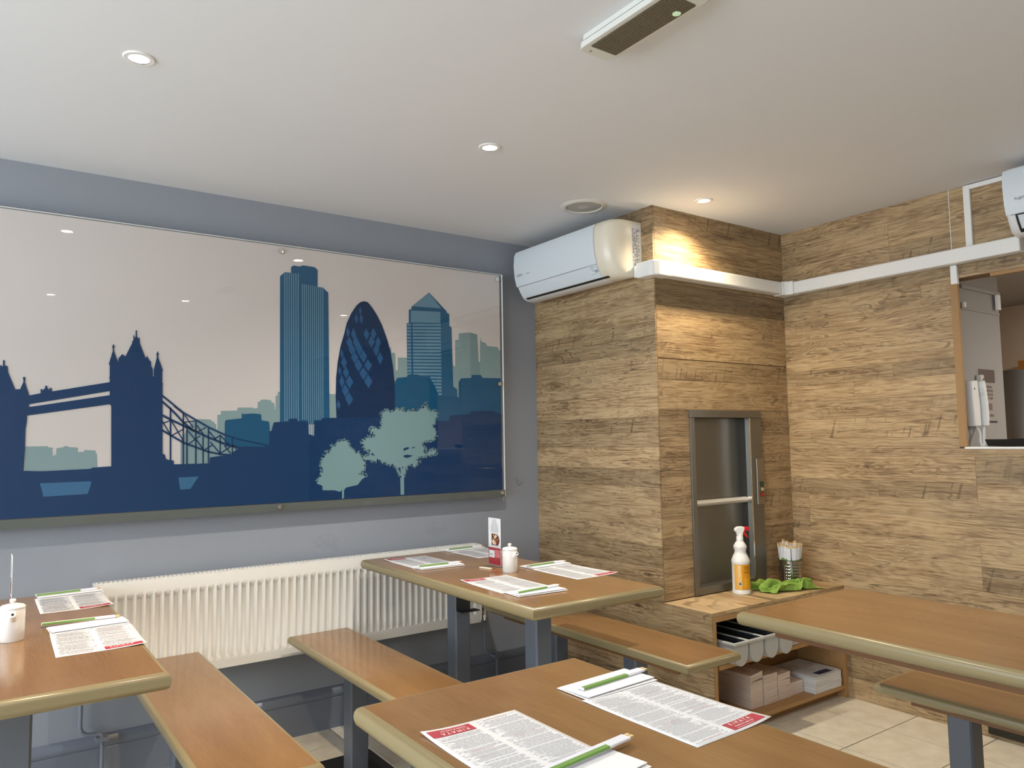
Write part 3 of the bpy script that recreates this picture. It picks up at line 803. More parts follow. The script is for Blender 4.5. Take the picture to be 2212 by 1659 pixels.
ART['gherkin_pane'] = [[(1.4847,1.9444),(1.494,1.9269),(1.4871,1.9081),(1.4779,1.9255)],[(1.4646,1.9081),(1.4754,1.8855),(1.467,1.8613),(1.4562,1.8839)],[(1.4895,1.9106),(1.5008,1.8864),(1.4919,1.8606),(1.4807,1.8848)],[(1.4217,1.841),(1.4332,1.817),(1.4241,1.7916),(1.4127,1.8156)],[(1.4503,1.8401),(1.4646,1.8109),(1.4527,1.78),(1.4384,1.8091)],[(1.4289,1.7961),(1.4459,1.769),(1.4313,1.74),(1.4143,1.7671)],[(1.4626,1.8032),(1.4798,1.7734),(1.465,1.7416),(1.4479,1.7714)],[(1.4427,1.7636),(1.4618,1.7354),(1.4451,1.7052),(1.4262,1.7334)],[(1.4794,1.7711),(1.4983,1.7405),(1.4818,1.7079),(1.463,1.7385)],[(1.4563,1.7283),(1.4758,1.6993),(1.4586,1.6684),(1.4392,1.6974)],[(1.5003,1.7372),(1.5209,1.7065),(1.5027,1.6738),(1.4822,1.7045)],[(1.4754,1.6932),(1.4966,1.6626),(1.4778,1.6302),(1.4567,1.6608)],[(1.5246,1.6942),(1.5461,1.6648),(1.5269,1.6337),(1.5055,1.663)],[(1.5003,1.6552),(1.5225,1.6244),(1.5026,1.5921),(1.4806,1.6228)],[(1.5257,1.6208),(1.548,1.5875),(1.5281,1.5529),(1.5059,1.5861)],[(1.5166,1.8434),(1.5329,1.8156),(1.519,1.7857),(1.5028,1.8135)],[(1.5534,1.848),(1.5694,1.82),(1.5558,1.79),(1.5398,1.818)],[(1.5423,1.8094),(1.5599,1.7792),(1.5446,1.7469),(1.5271,1.7771)],[(1.5773,1.8071),(1.5934,1.7774),(1.5796,1.7459),(1.5636,1.7756)],[(1.5669,1.7708),(1.5837,1.7404),(1.5692,1.7082),(1.5524,1.7386)],[(1.5874,1.7318),(1.6044,1.7012),(1.5898,1.6691),(1.5729,1.6996)],[(1.3913,1.7333),(1.4018,1.7115),(1.3937,1.6888),(1.3831,1.7105)],[(1.4023,1.7023),(1.4183,1.6733),(1.4047,1.6429),(1.3887,1.6719)],[(1.3809,1.653),(1.3907,1.6312),(1.3833,1.6087),(1.3736,1.6305)],[(1.4121,1.6544),(1.429,1.6253),(1.4145,1.5951),(1.3977,1.6241)],[(1.3918,1.6154),(1.4063,1.5818),(1.3943,1.5474),(1.3799,1.581)],[(1.4298,1.6134),(1.4499,1.5813),(1.4322,1.5481),(1.4122,1.5801)],[(1.4091,1.5719),(1.4279,1.5398),(1.4115,1.5069),(1.3927,1.5389)],[(1.4279,1.5316),(1.4488,1.5002),(1.4303,1.468),(1.4095,1.4994)],[(1.3754,1.4958),(1.3863,1.4725),(1.3778,1.4489),(1.367,1.4722)]]
ART['navy'] = [[(-0.0867,1.588),(0.0627,1.5945),(0.0641,1.6002),(0.0689,1.5948),(0.0713,1.5949),(0.0707,1.6174),(0.076,1.6176),(0.0765,1.5989),(0.085,1.5955),(0.0882,1.5712),(0.1118,1.51),(0.1228,1.5122),(0.126,1.5104),(0.1363,1.539),(0.136,1.5485),(0.134,1.5522),(0.1357,1.5579),(0.1405,1.5581),(0.1422,1.5525),(0.141,1.5392),(0.1544,1.4941),(0.1552,1.4884),(0.1572,1.4139),(0.1508,1.4139),(0.1513,1.3958),(0.1475,1.3619),(0.1477,1.2982),(0.1458,1.1937),(-0.0742,1.2021)],[(0.152,1.488),(0.1919,1.498),(0.1915,1.514),(0.1963,1.5141),(0.1975,1.5084),(0.206,1.5182),(0.2058,1.527),(0.2123,1.5272),(0.2132,1.5184),(0.2209,1.5109),(0.2207,1.5186),(0.2273,1.5188),(0.2283,1.5058),(0.4268,1.5483),(0.4275,1.5131),(0.1529,1.4554)],[(0.1532,1.4449),(0.4314,1.4972),(0.4322,1.4612),(0.1477,1.4131)],[(0.4364,1.1826),(0.4306,1.4524),(0.4251,1.4603),(0.4229,1.5622),(0.4203,1.5649),(0.4227,1.5702),(0.4218,1.6143),(0.4181,1.6182),(0.4312,1.6711),(0.4309,1.6853),(0.4273,1.6891),(0.4315,1.6926),(0.4314,1.6986),(0.4349,1.6988),(0.4354,1.6928),(0.4391,1.6898),(0.4356,1.6855),(0.4359,1.6714),(0.4512,1.6265),(0.4523,1.644),(0.4656,1.6617),(0.4767,1.6521),(0.5012,1.7098),(0.4992,1.7146),(0.5046,1.7203),(0.5035,1.7395),(0.5072,1.7397),(0.5082,1.7287),(0.5125,1.7352),(0.512,1.7606),(0.5164,1.7609),(0.5173,1.7355),(0.5237,1.7277),(0.5248,1.731),(0.5274,1.73),(0.5278,1.7094),(0.5506,1.6489),(0.556,1.6586),(0.5657,1.6393),(0.5707,1.6375),(0.5718,1.6189),(0.5776,1.6068),(0.579,1.5759),(0.5827,1.576),(0.5815,1.6007),(0.5923,1.6531),(0.5921,1.6655),(0.589,1.6683),(0.5931,1.6718),(0.5926,1.678),(0.5968,1.6782),(0.5973,1.672),(0.6012,1.6689),(0.5978,1.665),(0.598,1.6533),(0.6165,1.6022),(0.6139,1.5979),(0.6147,1.5502),(0.6186,1.547),(0.616,1.5419),(0.621,1.2615),(0.6302,1.2572),(0.6335,1.2407),(0.6408,1.2364),(0.6643,1.2316),(0.6653,1.1739)],[(-0.0745,1.2127),(0.1456,1.203),(0.3644,1.2087),(0.3694,1.2132),(0.4357,1.2162),(0.4535,1.2156),(0.455,1.1424),(-0.0731,1.1665)],[(0.614,1.2174),(0.6559,1.217),(0.8059,1.2167),(0.8056,1.2415),(0.856,1.2479),(0.892,1.2514),(0.931,1.2852),(1.0348,1.2834),(1.0495,1.2876),(1.056,1.2875),(1.0554,1.3511),(1.0682,1.3511),(1.0713,1.3362),(1.0738,1.3897),(1.157,1.3944),(1.1587,1.1315),(0.6151,1.1543)],[(1.0609,1.3377),(1.0739,1.3897),(1.1433,1.3936),(1.1448,1.4064),(1.1778,1.4065),(1.1802,1.3959),(1.2309,1.3937),(1.2328,1.3364),(1.2588,1.3286),(1.2601,1.3961),(1.2937,1.3993),(1.2936,1.4093),(1.3652,1.4112),(1.6671,1.4151),(1.8965,1.3976),(1.9721,1.3995),(1.9753,1.4253),(2.0968,1.4349),(2.1021,1.4481),(2.2336,1.452),(2.2351,1.4762),(2.2379,1.4521),(2.2765,1.4408),(2.2993,1.4365),(2.2943,1.1495),(1.0622,1.1899)]]
ART['patch'] = [[(0.1982,1.1605),(0.3673,1.1607),(0.3675,1.151),(0.3569,1.1128),(0.2103,1.1098),(0.2071,1.13)],[(0.6824,1.1624),(0.7623,1.1634),(0.73,1.114),(0.6909,1.1125)]]
ART['tree'] = [[(1.5846,1.4338),(1.6146,1.4539),(1.6346,1.4434),(1.6685,1.4514),(1.6821,1.4624),(1.6889,1.4516),(1.7096,1.4643),(1.7129,1.4472),(1.7545,1.4476),(1.765,1.4556),(1.772,1.4463),(1.8002,1.4497),(1.8074,1.475),(1.8216,1.4657),(1.8396,1.4913),(1.8501,1.4534),(1.8789,1.4473),(1.9007,1.4555),(1.9041,1.4284),(1.8931,1.4092),(1.8892,1.3869),(1.8782,1.3742),(1.8925,1.3488),(1.8995,1.3233),(1.8776,1.2982),(1.8274,1.2956),(1.8166,1.2801),(1.8414,1.2577),(1.8199,1.2456),(1.8376,1.2374),(1.8736,1.2571),(1.9024,1.2407),(1.8878,1.2252),(1.7985,1.218),(1.7879,1.2074),(1.8054,1.196),(1.7702,1.1706),(1.7494,1.1821),(1.7286,1.1612),(1.7218,1.1676),(1.7216,1.1461),(1.7129,1.1219),(1.7142,1.0377),(1.6948,1.0387),(1.6935,1.1226),(1.6723,1.1662),(1.6505,1.1821),(1.6138,1.1893),(1.5775,1.2099),(1.5578,1.1999),(1.5028,1.2134),(1.4868,1.2346),(1.5189,1.2309),(1.5351,1.2515),(1.4996,1.2671),(1.49,1.297),(1.5222,1.3251),(1.5515,1.3218),(1.5548,1.3323),(1.5304,1.3475),(1.5353,1.3655),(1.568,1.3655),(1.5844,1.3624),(1.5944,1.3867),(1.5878,1.4019),(1.5945,1.4201)],[(1.2714,1.1224),(1.2951,1.1615),(1.2905,1.1961),(1.2978,1.2247),(1.3158,1.256),(1.334,1.2527),(1.3416,1.2874),(1.3584,1.2813),(1.3768,1.3059),(1.4016,1.3085),(1.4282,1.3008),(1.4329,1.2771),(1.4582,1.253),(1.4804,1.2481),(1.49,1.2286),(1.5092,1.2043),(1.5076,1.1627),(1.4804,1.1459),(1.5188,1.143),(1.5123,1.1328),(1.4931,1.1218),(1.4708,1.0962),(1.4143,1.0871),(1.4035,1.0759),(1.4029,1.0361),(1.3936,1.0366),(1.3933,1.0764),(1.3834,1.0682),(1.3589,1.0767),(1.2999,1.0796),(1.2983,1.1012),(1.2729,1.1109)]]
ART['hole'] = [[(1.712,1.2632),(1.7361,1.269),(1.7437,1.2626),(1.7222,1.2538),(1.7119,1.2494)],[(1.7118,1.2287),(1.729,1.232),(1.7636,1.2266),(1.7323,1.215),(1.7117,1.2208)],[(1.6808,1.1695),(1.6937,1.1709),(1.6966,1.1372)],[(1.703,1.1811),(1.7081,1.1711),(1.7053,1.1589)],[(1.7499,1.2625),(1.7743,1.2714),(1.7708,1.2637)],[(1.5383,1.2349),(1.5481,1.2482),(1.5497,1.2392),(1.5644,1.2313)]]
STROKES = [(0.6114,1.5024,0.695,1.431,0.0072),(0.695,1.431,0.751,1.3971,0.0072),(0.751,1.3971,0.8025,1.3666,0.0072),(0.8025,1.3666,0.8631,1.3372,0.0072),(0.8631,1.3372,0.9335,1.3135,0.0072),(0.9335,1.3135,1.0554,1.2875,0.0072),(0.6118,1.4784,0.6456,1.4472,0.0077),(0.6456,1.4472,0.6692,1.4224,0.0077),(0.6692,1.4224,0.6983,1.3892,0.0077),(0.6983,1.3892,0.741,1.3528,0.0077),(0.6129,1.4207,0.6489,1.4007,0.0087),(0.6489,1.4007,0.6985,1.3753,0.0087),(0.6985,1.3753,0.7517,1.3485,0.0087),(0.7517,1.3485,0.8003,1.3255,0.0087),(0.8003,1.3255,0.8498,1.3036,0.0087),(0.8498,1.3036,0.8943,1.2886,0.0087),(0.8943,1.2886,0.9424,1.2763,0.0087),(0.6609,1.4557,0.7004,1.4227,0.0036),(0.6139,1.3603,0.6526,1.3345,0.0077),(0.6526,1.3345,0.7023,1.3043,0.0077),(0.7023,1.3043,0.7527,1.284,0.0077),(0.7527,1.284,0.8012,1.2647,0.0077),(0.8012,1.2647,0.8504,1.2537,0.0077),(0.8504,1.2537,0.892,1.2499,0.0077),(0.6481,1.45,0.6521,1.2143,0.0061),(0.6977,1.4296,0.7011,1.2142,0.0056),(0.713,1.3724,0.7155,1.2138,0.0056),(0.7475,1.3963,0.7502,1.2141,0.0056),(0.7774,1.33,0.779,1.2132,0.0051),(0.7984,1.3652,0.8006,1.2126,0.0051),(0.8466,1.3365,0.8477,1.2524,0.0046),(0.8968,1.3217,0.8976,1.2512,0.0046),(0.6132,1.4028,0.6474,1.3422,0.0044),(0.6135,1.3822,0.6515,1.398,0.0044),(0.6529,1.3947,0.7009,1.3112,0.0044),(0.6539,1.3344,0.7014,1.3627,0.0044),(0.7031,1.4199,0.7381,1.3668,0.0044),(0.6983,1.3892,0.743,1.3949,0.0044),(0.7186,1.3529,0.7469,1.3163,0.0044),(0.7207,1.2998,0.7653,1.3329,0.0044),(0.7513,1.378,0.7841,1.3299,0.0044),(0.7517,1.3485,0.7876,1.3672,0.0044),(0.7522,1.3162,0.7809,1.2708,0.0044),(0.7849,1.2749,0.8143,1.2928,0.0044),(0.8,1.3525,0.829,1.3167,0.0044),(0.806,1.3071,0.8504,1.2537,0.0044),(0.8235,1.3182,0.8466,1.3351,0.0044),(0.8494,1.3322,0.8831,1.2931,0.0044),(0.8503,1.2594,0.8943,1.2886,0.0044),(0.8637,1.2906,0.8919,1.2557,0.0044),(0.8975,1.257,0.9338,1.2822,0.0044),(0.8999,1.2914,0.9313,1.2562,0.0044)]
for P in ART['pale']: ink('pale_buildings', [P], PALE, 1)
ink('shaded_block', ART['shade'], PALE2, 2)
ink('pointed_tower', ART['canary'], CANP, 3)
ink('tower_floors', ART['canary_pale'], STRP, 4)
for P in ART['mid']: ink('blue_buildings', [P], MIDB, 5)
ink('striped_tower', ART['tower'], TOWB, 5)
ink('tower_stripes', ART['tower_stripe'], STRP, 6)
navy = ART['navy'] + [[(GX0, 1.225), (.2, 1.205), (1.3, 1.21), (2.2, 1.15), (PX1, 1.15), (PX1, PZ0), (GX0, PZ0)]]
for i, P in enumerate(navy): ink('bridge_and_foreground' if i < len(navy)-1 else 'foreground', [P], NAVY, 7+.45*i)
ms = MB()
for a0, b0, a1, b1, wd in STROKES:
    L = math.hypot(a1-a0, b1-b0); nx, nz = -(b1-b0)/L*wd/2, (a1-a0)/L*wd/2
    y = YS-.0004*6.9
    ms.poly([(a0+nx, y, b0+nz), (a1+nx, y, b1+nz), (a1-nx, y, b1-nz), (a0-nx, y, b0-nz)])
ms.obj('bridge_cables', NAVY, art)
gh = [[(a, b) for a, b in P if True] for P in ART['gherkin']]
ink('rounded_tower', gh, GHER, 6.3)
ink('tower_panes', ART['gherkin_pane'], PANE, 6.6)
for P in ART['patch']: ink('water_patch', [P], PATCH, 11.4)
for nm, P, sd_ in (('large_tree', ART['tree'][0], 3), ('small_tree', ART['tree'][1], 5)):
    tree_o = ink(nm, [P], LEAF, 12)
    lo_, li_ = leaf_spikes(P, .009, .0045, sd_)
    for nm2, Q, m2, ly in (('leaf_edge', lo_, LEAF, 12.2), ('leaf_notches', li_, NAVY, 12.5)):
        q_ = ink(nm2, Q, m2, ly); q_['kind'] = 'stuff'
for P in ART['hole']: ink('tree_gap', [P], NAVY, 13)
MB().box(GX0, GX1, YG, YG+.001, GZ0, GZ1).obj('glass_panel', GLASS, art)
EDG = mat('lit_glass_edge', srgb(236,240,238), .3)  # near-white colour stands in for lamp light caught by the glass edge
MB().box(GX0, GX1, YG-.0002, YG+.010, GZ1, GZ1+.002).box(GX1, GX1+.002, YG-.0002, YG+.010, GZ0, GZ1+.002).obj('polished_edge', EDG, art)
MB().box(GX0, GX1, YG+.001, YG+.009, GZ0, GZ0+.034).obj('shaded_border', mat('shaded_border_grey', srgb(92,98,94), .3), art)  # opaque strip painted as the shaded wall seen through the clear glass border
for (bx, bz) in ((-.085, 2.163), (1.098, 2.163), (2.276, 2.163), (-.085, 1.6), (2.283, 1.597), (-.085, 1.018), (1.102, 1.018), (2.290, 1.018)):
    m = MB().lathe([(.0, .0), (.0115, .0), (.0115, -.006), (.0105, -.008), (0, -.0085)], 16)
    m.v = [(bx+x_, YG+z_+0.0, bz+y_) for x_, y_, z_ in m.v]
    k = MB().lathe([(.009, 0), (.009, .062)], 12)
    o1 = m.obj('standoff_cap', CHROME, art, smooth=40)
    k.v = [(bx+x_, YG+.01+z_*(YM-YG-.01)/.062, bz+y_) for x_, y_, z_ in k.v]
    k.obj('standoff_post', CHROME, art, smooth=40)
# ------------------------------------------------------------------ recessed ceiling lights
def downlight(x, y, col, power, label, glow, spread=140):
    t = thing('downlight', (x, y, ZC), label, 'ceiling light', 'recessed ceiling lights')
    MB().lathe([(.028, -.0045), (.040, -.0045), (.0425, -.002), (.0425, 0), (.028, 0)], 32, (x, y, ZC), False, False).obj('trim_ring', PLASTIC, t, smooth=40)
    MB().lathe([(0, -.0022), (.028, -.0022), (.028, -.0008), (0, -.0008)], 28, (x, y, ZC), False, False).obj('lamp_face', emit('lamp_glow', glow, 40), t)
    l = bpy.data.lights.new('downlight_beam', 'SPOT'); l.energy = power; l.color = col
    l.spot_size = math.radians(spread); l.spot_blend = 1.0; l.shadow_soft_size = .026
    o = bpy.data.objects.new('downlight_beam', l); COL.objects.link(o)
    o.parent = t; o.location = (0, 0, -.03)
    return t
WARM, NEUT, COOL = (1, .76, .50), (1, .94, .86), (1, .82, .56)
downlight(.345, 2.305, WARM, 100, 'warm glowing downlight above the left table', (1, .86, .66, 1), 92)
downlight(1.546, 2.310, NEUT, 78, 'white downlight in the middle of the ceiling', (1, .95, .88, 1))
downlight(2.737, 2.303, COOL, 60, 'downlight beside the oak clad column', (1, .93, .8, 1))
downlight(.405, .40, NEUT, 16, 'downlight behind the viewer reflected left in the skyline picture', (1, .95, .88, 1))
downlight(1.264, .62, NEUT, 15, 'downlight behind the viewer reflected near the bridge in the picture', (1, .95, .88, 1))
downlight(2.55, .60, NEUT, 20, 'downlight above the bare right-hand table', (1, .93, .85, 1))

# ceiling loudspeaker
sp = thing('ceiling_speaker', (2.318, 2.672, ZC), 'round flush ceiling speaker in front of the air conditioner', 'speaker')
c = (2.318, 2.672, ZC)
MB().lathe([(.082, -.003), (.088, -.008), (.104, -.006), (.110, 0), (.082, 0)], 48, c, False, False).obj('rim', mat('speaker_rim_white', srgb(214,212,206), .5), sp, smooth=40)
SPG = mat('speaker_grille_grey', srgb(176,174,168), .6, bump=.5, bscale=1500)
MB().lathe([(0, -.0045), (.080, -.0035), (.080, -.001), (0, -.001)], 48, c, False, False).obj('grille', SPG, sp, smooth=40)
MB().lathe([(.080, -.0025), (.082, -.0025), (.082, -.001), (.080, -.001)], 48, c, False, False).obj('gap_ring', DARK, sp)
MB().lathe([(0, -.0062), (.026, -.0052), (.026, -.0045), (0, -.0045)], 32, c, False, False).obj('centre_disc', mat('speaker_centre', srgb(192,190,184), .6), sp, smooth=40)

# emergency light
em = thing('emergency_light', (1.378, 1.345, ZC), 'slim white emergency light fitting with ribbed smoky lens', 'emergency light')
ex, ey, hw, hl = 1.378, 1.345, .060, .185
def rrect(cx, cy, a, b, r, k=5):
    P = []
    for (sx, sy, a0) in ((1, 1, 0), (-1, 1, PI/2), (-1, -1, PI), (1, -1, 3*PI/2)):
        for i in range(k+1):
            t = a0+PI/2*i/k
            P.append((cx+sx*(a-r)+r*math.cos(t), cy+sy*(b-r)+r*math.sin(t)))
    return P
EMG = mat('emergency_housing', srgb(214,214,208), .4)
MB().prism(rrect(ex, ey, hw-.006, hl-.006, .02), 'z', ZC-.014, ZC).obj('base_tray', EMG, em)
MB().prism(rrect(ex, ey, hw-.010, hl-.010, .02), 'z', ZC-.019, ZC-.014).obj('shadow_gap', DARK, em)
MB().prism(rrect(ex, ey, hw, hl, .022), 'z', ZC-.036, ZC-.019).obj('housing', EMG, em, bevel=.003)
LENS = mat('smoky_lens', srgb(112,104,88), .25)
MB().prism(rrect(ex, ey, .046, .146, .005), 'z', ZC-.0375, ZC-.030).obj('lens', LENS, em)
lr = MB()
yy = ey-.142
while yy < ey+.142:
    lr.box(ex-.044, ex+.044, yy, yy+.0035, ZC-.0388, ZC-.0374); yy += .0072
lr.obj('lens_ribs', LENS, em)
MB().lathe([(0, -.0372), (.004, -.0372), (.004, -.035), (0, -.035)], 12, (ex-.028, ey+.166, ZC), False, False).obj('screw', CHROME, em)
MB().lathe([(0, -.0392), (.011, -.0390), (.011, -.036), (0, -.036)], 16, (ex+.030, ey-.095, ZC), False, False).obj('indicator_led', emit('green_led', (.05, .6, .1, 1), .35), em)

# ------------------------------------------------------------------ air conditioners (front looks to -x)
def air_conditioner(name, xw, y0, y1, z0, z1, label, logo, details):
    """y0 = near end, y1 = far end"""
    t = thing(name, (xw, (y0+y1)/2, z0), label, 'air conditioner', 'wall air conditioners')
    H = z1-z0; D = .205
    prof = [(xw, z0+.035), (xw-.07, z0+.0), (xw-.12, z0+.004), (xw-.150, z0+.016), (xw-.172, z0+.048), (xw-.186, z0+.075), (xw-.200, z0+.125), (xw-D, z0+.19), (xw-D+.004, z1-.035), (xw-D+.016, z1-.012), (xw-D+.045, z1), (xw, z1)]
    def loft(ys, name, m, pr, smooth=50):
        vs, fs = [], []; n = len(pr); zc_ = (z0+z1)/2
        for yq, s in ys:
            vs += [(xw-(xw-px)*s, yq, zc_+(pz-zc_)*(1-.10*(1-s))) for px, pz in pr]
        for j in range(len(ys)-1):
            for i in range(n):
                i2 = (i+1) % n
                fs.append((j*n+i, j*n+i2, (j+1)*n+i2, (j+1)*n+i))
        fs += [tuple(range(n)), tuple((len(ys)-1)*n+i for i in range(n))]
        return MB().add(vs, fs).obj(name, m, t, smooth=smooth)
    R_ = .085
    near = [(y0+R_*(1-math.sin(q*PI/16)), 1-.52*(1-math.cos(q*PI/16))**1.15) for q in range(9)]
    far = [(y1-.02, 1.0), (y1-.008, .985), (y1-.002, .955), (y1, .93)]
    loft(far[::-1]+[(y0+R_+.03, 1.0)], 'casing', ACWHITE, prof)
    loft([(y0+R_+.0298, 1.0)]+near, 'end_cap', CREAM, prof, 60)
    # front panel: thin shell over the face, inset from the near end
    fp = [(xw-.1885, z0+.078), (xw-.2015, z0+.126), (xw-D-.002, z0+.19), (xw-D+.002, z1-.036), (xw-D+.013, z1-.014)]
    fi = [(a+.004, b) for a, b in reversed(fp)]
    MB().prism(fp+fi, 'y', y0+.115, y1-.002).obj('front_panel', ACPANEL, t, smooth=50)
    MB().prism([(a-.0004, b) for a, b in fp]+fi, 'y', y0+.1085, y0+.1145).obj('groove', mat('ac_groove', srgb(196,190,178), .4), t, smooth=50)
    # air outlet flap and gap
    MB().prism([(xw-.1895, z0+.073), (xw-.176, z0+.048), (xw-.155, z0+.020), (xw-.151, z0+.024), (xw-.172, z0+.052), (xw-.186, z0+.075)], 'y', y0+.115, y1-.03).obj('louver', ACPANEL, t, smooth=50)
    MB().prism([(xw-.1515, z0+.0145), (xw-.1395, z0+.0085), (xw-.137, z0+.012), (xw-.149, z0+.018)], 'y', y0+.075, y1-.035).obj('outlet_gap', DARK, t)
    MB().prism([(xw-.1905, z0+.0762), (xw-.1890, z0+.0735), (xw-.186, z0+.0755)], 'y', y0+.115, y1-.02).obj('seam', mat('ac_seam', srgb(150,154,158), .5), t)
    # hooks on top
    for yy in ((y0+.30, y1-.06) if details else ()):
        MB().box(xw-.11, xw-.07, yy, yy+.08, z1, z1+.012).obj('mounting_hook', ACWHITE, t)
    # logo near the far end
    xf = xw-.2045
    text('logo', 'FUJITSU', .0155, GREYTXT, t, frame((xf-.0012, logo, z0+.128), (0, -1, 0), (-.08, 0, 1)))
    text('logo', 'INVERTER', .0075, GREYTXT, t, frame((xf-.0012, logo-.085, z0+.129), (0, -1, 0), (-.08, 0, 1)))
    if not details:
        MB().prism([(xw-.191, z0+.074), (xw-.177, z0+.047), (xw-.156, z0+.018), (xw-.151, z0+.022), (xw-.172, z0+.052), (xw-.187, z0+.076)], 'y', y1-.044, y1-.036).obj('louver_frame', DARK, t)
        MB().prism([(xw-.1575, z0+.0195), (xw-.1535, z0+.0145), (xw-.149, z0+.0195)], 'y', y0+.12, y1-.036).obj('louver_frame', DARK, t)
        MB().prism([(xw-.1912, z0+.0745), (xw-.1892, z0+.0700), (xw-.185, z0+.0745)], 'y', y0+.12, y1-.036).obj('louver_frame', DARK, t)
    if details:
        M4 = frame((xw-.1900, y0+.185, z0+.0715), (0, -1, 0), Vector((-.0135, 0, .025)))
        pl = MB(); pl.add([M4 @ Vector(p) for p in ((0, .003, .001), (.072, .003, .001), (.072, -.030, .001), (0.014, -.044, .001))], [(0, 1, 2, 3)])
        pl.obj('display_panel', ACPANEL, t)
        for i, s in enumerate(('OPERATION', 'TIMER', 'ECONOMY')):
            text('display_text', s, .0068, GREYTXT, t, M4 @ Matrix.Translation((.022+.004*i, -.007-.0105*i, .0016)))
        MB().add([M4 @ Vector(p) for p in ((.046, -.022, .0016), (.068, -.022, .0016), (.068, -.034, .0016), (.050, -.034, .0016))], [(0, 1, 2, 3)]).obj('receiver_window', mat('ac_sensor', srgb(150,170,184), .2), t)
        # end plate label on the near end (rating marks in rows)
        rl = MB(); rn = random.Random(4)
        for r_ in range(22):
            zz = z0+.085+r_*.0072
            for c_ in range(4):
                if rn.random() < .7:
                    xa = xw-.060+c_*.012
                    rl.box(xa, xa+rn.uniform(.005, .010), y0-.0016, y0-.0007, zz, zz+.0038)
        rl.obj('rating_label', GREYTXT, t)
        MB().box(xw-.066, xw-.004, y0-.0007, y0+.001, z0+.03, z1-.02).obj('end_plate', ACWHITE, t)
    return t
air_conditioner('air_conditioner', XC-.001, 2.556, 3.326, 2.050, 2.332, 'white wall air conditioner mounted on the oak clad column', 3.300, True)
air_conditioner('air_conditioner', XR-.001, .485, 1.304, 2.092, 2.366, 'white air conditioner above the serving hatch at the right edge', 1.262, False)

# ------------------------------------------------------------------ white pipe trunking
tr = thing('pipe_trunking', (XC, YC, 2.05), 'white plastic pipe trunking wrapping the column and running along the oak wall', 'trunking')
z0, z1, dp = 2.047, 2.112, .062
MB().box(XC-dp, XC-.003, YC+.022, 2.553, z0+.003, z1-.003).obj('duct', PLASTIC, tr, bevel=.006)
# outside corner elbow with a rounded nose
el = [(XC-dp-.004, YC+.050), (XC-dp-.004, YC-.03), (XC-dp+.004, YC-.052), (XC-.03, YC-dp-.004), (XC+.055, YC-dp-.004), (XC+.055, YC-.003), (XC-.003, YC-.003), (XC-.003, YC+.050)]
MB().prism(el, 'z', z0-.003, z1+.004).obj('outside_elbow', PLASTIC, tr, bevel=.006, seg=3)
MB().box(XC+.055, XR-.085, YC-dp, YC-.003, z0, z1).obj('duct', PLASTIC, tr, bevel=.007, seg=3)
ie = [(XR-.095, YC-dp-.004), (XR-dp-.022, YC-dp-.004), (XR-dp-.004, YC-dp-.022), (XR-dp-.004, YC-.105), (XR-.003, YC-.105), (XR-.003, YC-.003), (XR-.095, YC-.003)]
MB().prism(ie, 'z', z0-.004, z1+.004).obj('inside_elbow', PLASTIC, tr, bevel=.005, seg=3)
MB().box(XR-dp, XR-.003, 1.308, YC-.105, z0-.002, z1-.002).obj('duct', PLASTIC, tr, bevel=.007, seg=3)
cu = thing('cable_conduit', (XR, 1.52, 2.11), 'thin white cable conduit rising from the trunking to the ceiling', 'conduit')
MB().box(XR-.018, XR-.001, 1.506, 1.534, 2.112, ZC-.004).obj('upright', PLASTIC, cu, bevel=.002)
MB().box(XR-.018, XR-.001, .9, 1.506, ZC-.024, ZC-.004).obj('level_run', PLASTIC, cu, bevel=.002)
cv_ = tag(MB().box(XR-.020, XR-.001, 1.578, 1.606, 1.960, 2.044).obj('cable_conduit', PLASTIC, bevel=.002), 'short white cable conduit under the trunking at the hatch corner', 'conduit')

# ------------------------------------------------------------------ goods hoist in the column
hs = thing('goods_hoist', ((DX0+DX1)/2, YC, DZ0), 'stainless steel goods hoist hatch set in the column', 'hoist')
yo = YC-.010
HSTEEL = mat('hoist_steel', srgb(138,136,130), .50, metal=1.0, bump=.03, bscale=700)
HDARK = mat('hoist_reveal_steel', srgb(104,102,98), .4, metal=1.0)
MB().box(DX0, DX1, yo-.004, YC+.02, 1.390, DZ1).obj('head_frame', HSTEEL, hs, bevel=.001)
MB().box(DX0, DX0+.030, yo, YC+.02, DZ0+.036, 1.389).obj('left_jamb', HSTEEL, hs, bevel=.001)
MB().box(3.232, DX1, yo, YC+.03, DZ0+.002, 1.389).obj('right_jamb', HSTEEL, hs, bevel=.001)
MB().box(DX0, 3.232, yo, YC+.055, DZ0+.0005, DZ0+.036).obj('sill', HSTEEL, hs, bevel=.001)
MB().box(3.222, 3.2318, yo-.002, YC+.014, DZ0+.036, 1.389).obj('bright_edge', CHROME, hs)
MB().box(3.224, 3.231, YC+.0142, YC+.10, DZ0+.036, 1.389).obj('side_reveal', HDARK, hs)
MB().box(DX0+.030, 3.226, YC+.056, YC+.066, .985, 1.389).obj('upper_door', HSTEEL, hs)
MB().box(DX0+.030, 3.226, YC+.046, YC+.056, DZ0+.036, .985).obj('lower_door', HSTEEL, hs)
hp = [(YC+.046, .962), (YC+.022, .960), (YC+.012, .966), (YC+.008, .975), (YC+.012, .984), (YC+.022, .990), (YC+.046, .988)]
MB().prism(hp, 'x', DX0+.031, 3.222).obj('door_handle', mat('bright_handle', srgb(214,212,206), .38, metal=.45), hs, smooth=40)
cp = MB().box(3.262, 3.318, yo-.010, yo-.0005, .948, 1.182).obj('control_panel', mat('panel_steel', srgb(158,152,140), .4, metal=1.0), hs, bevel=.002)
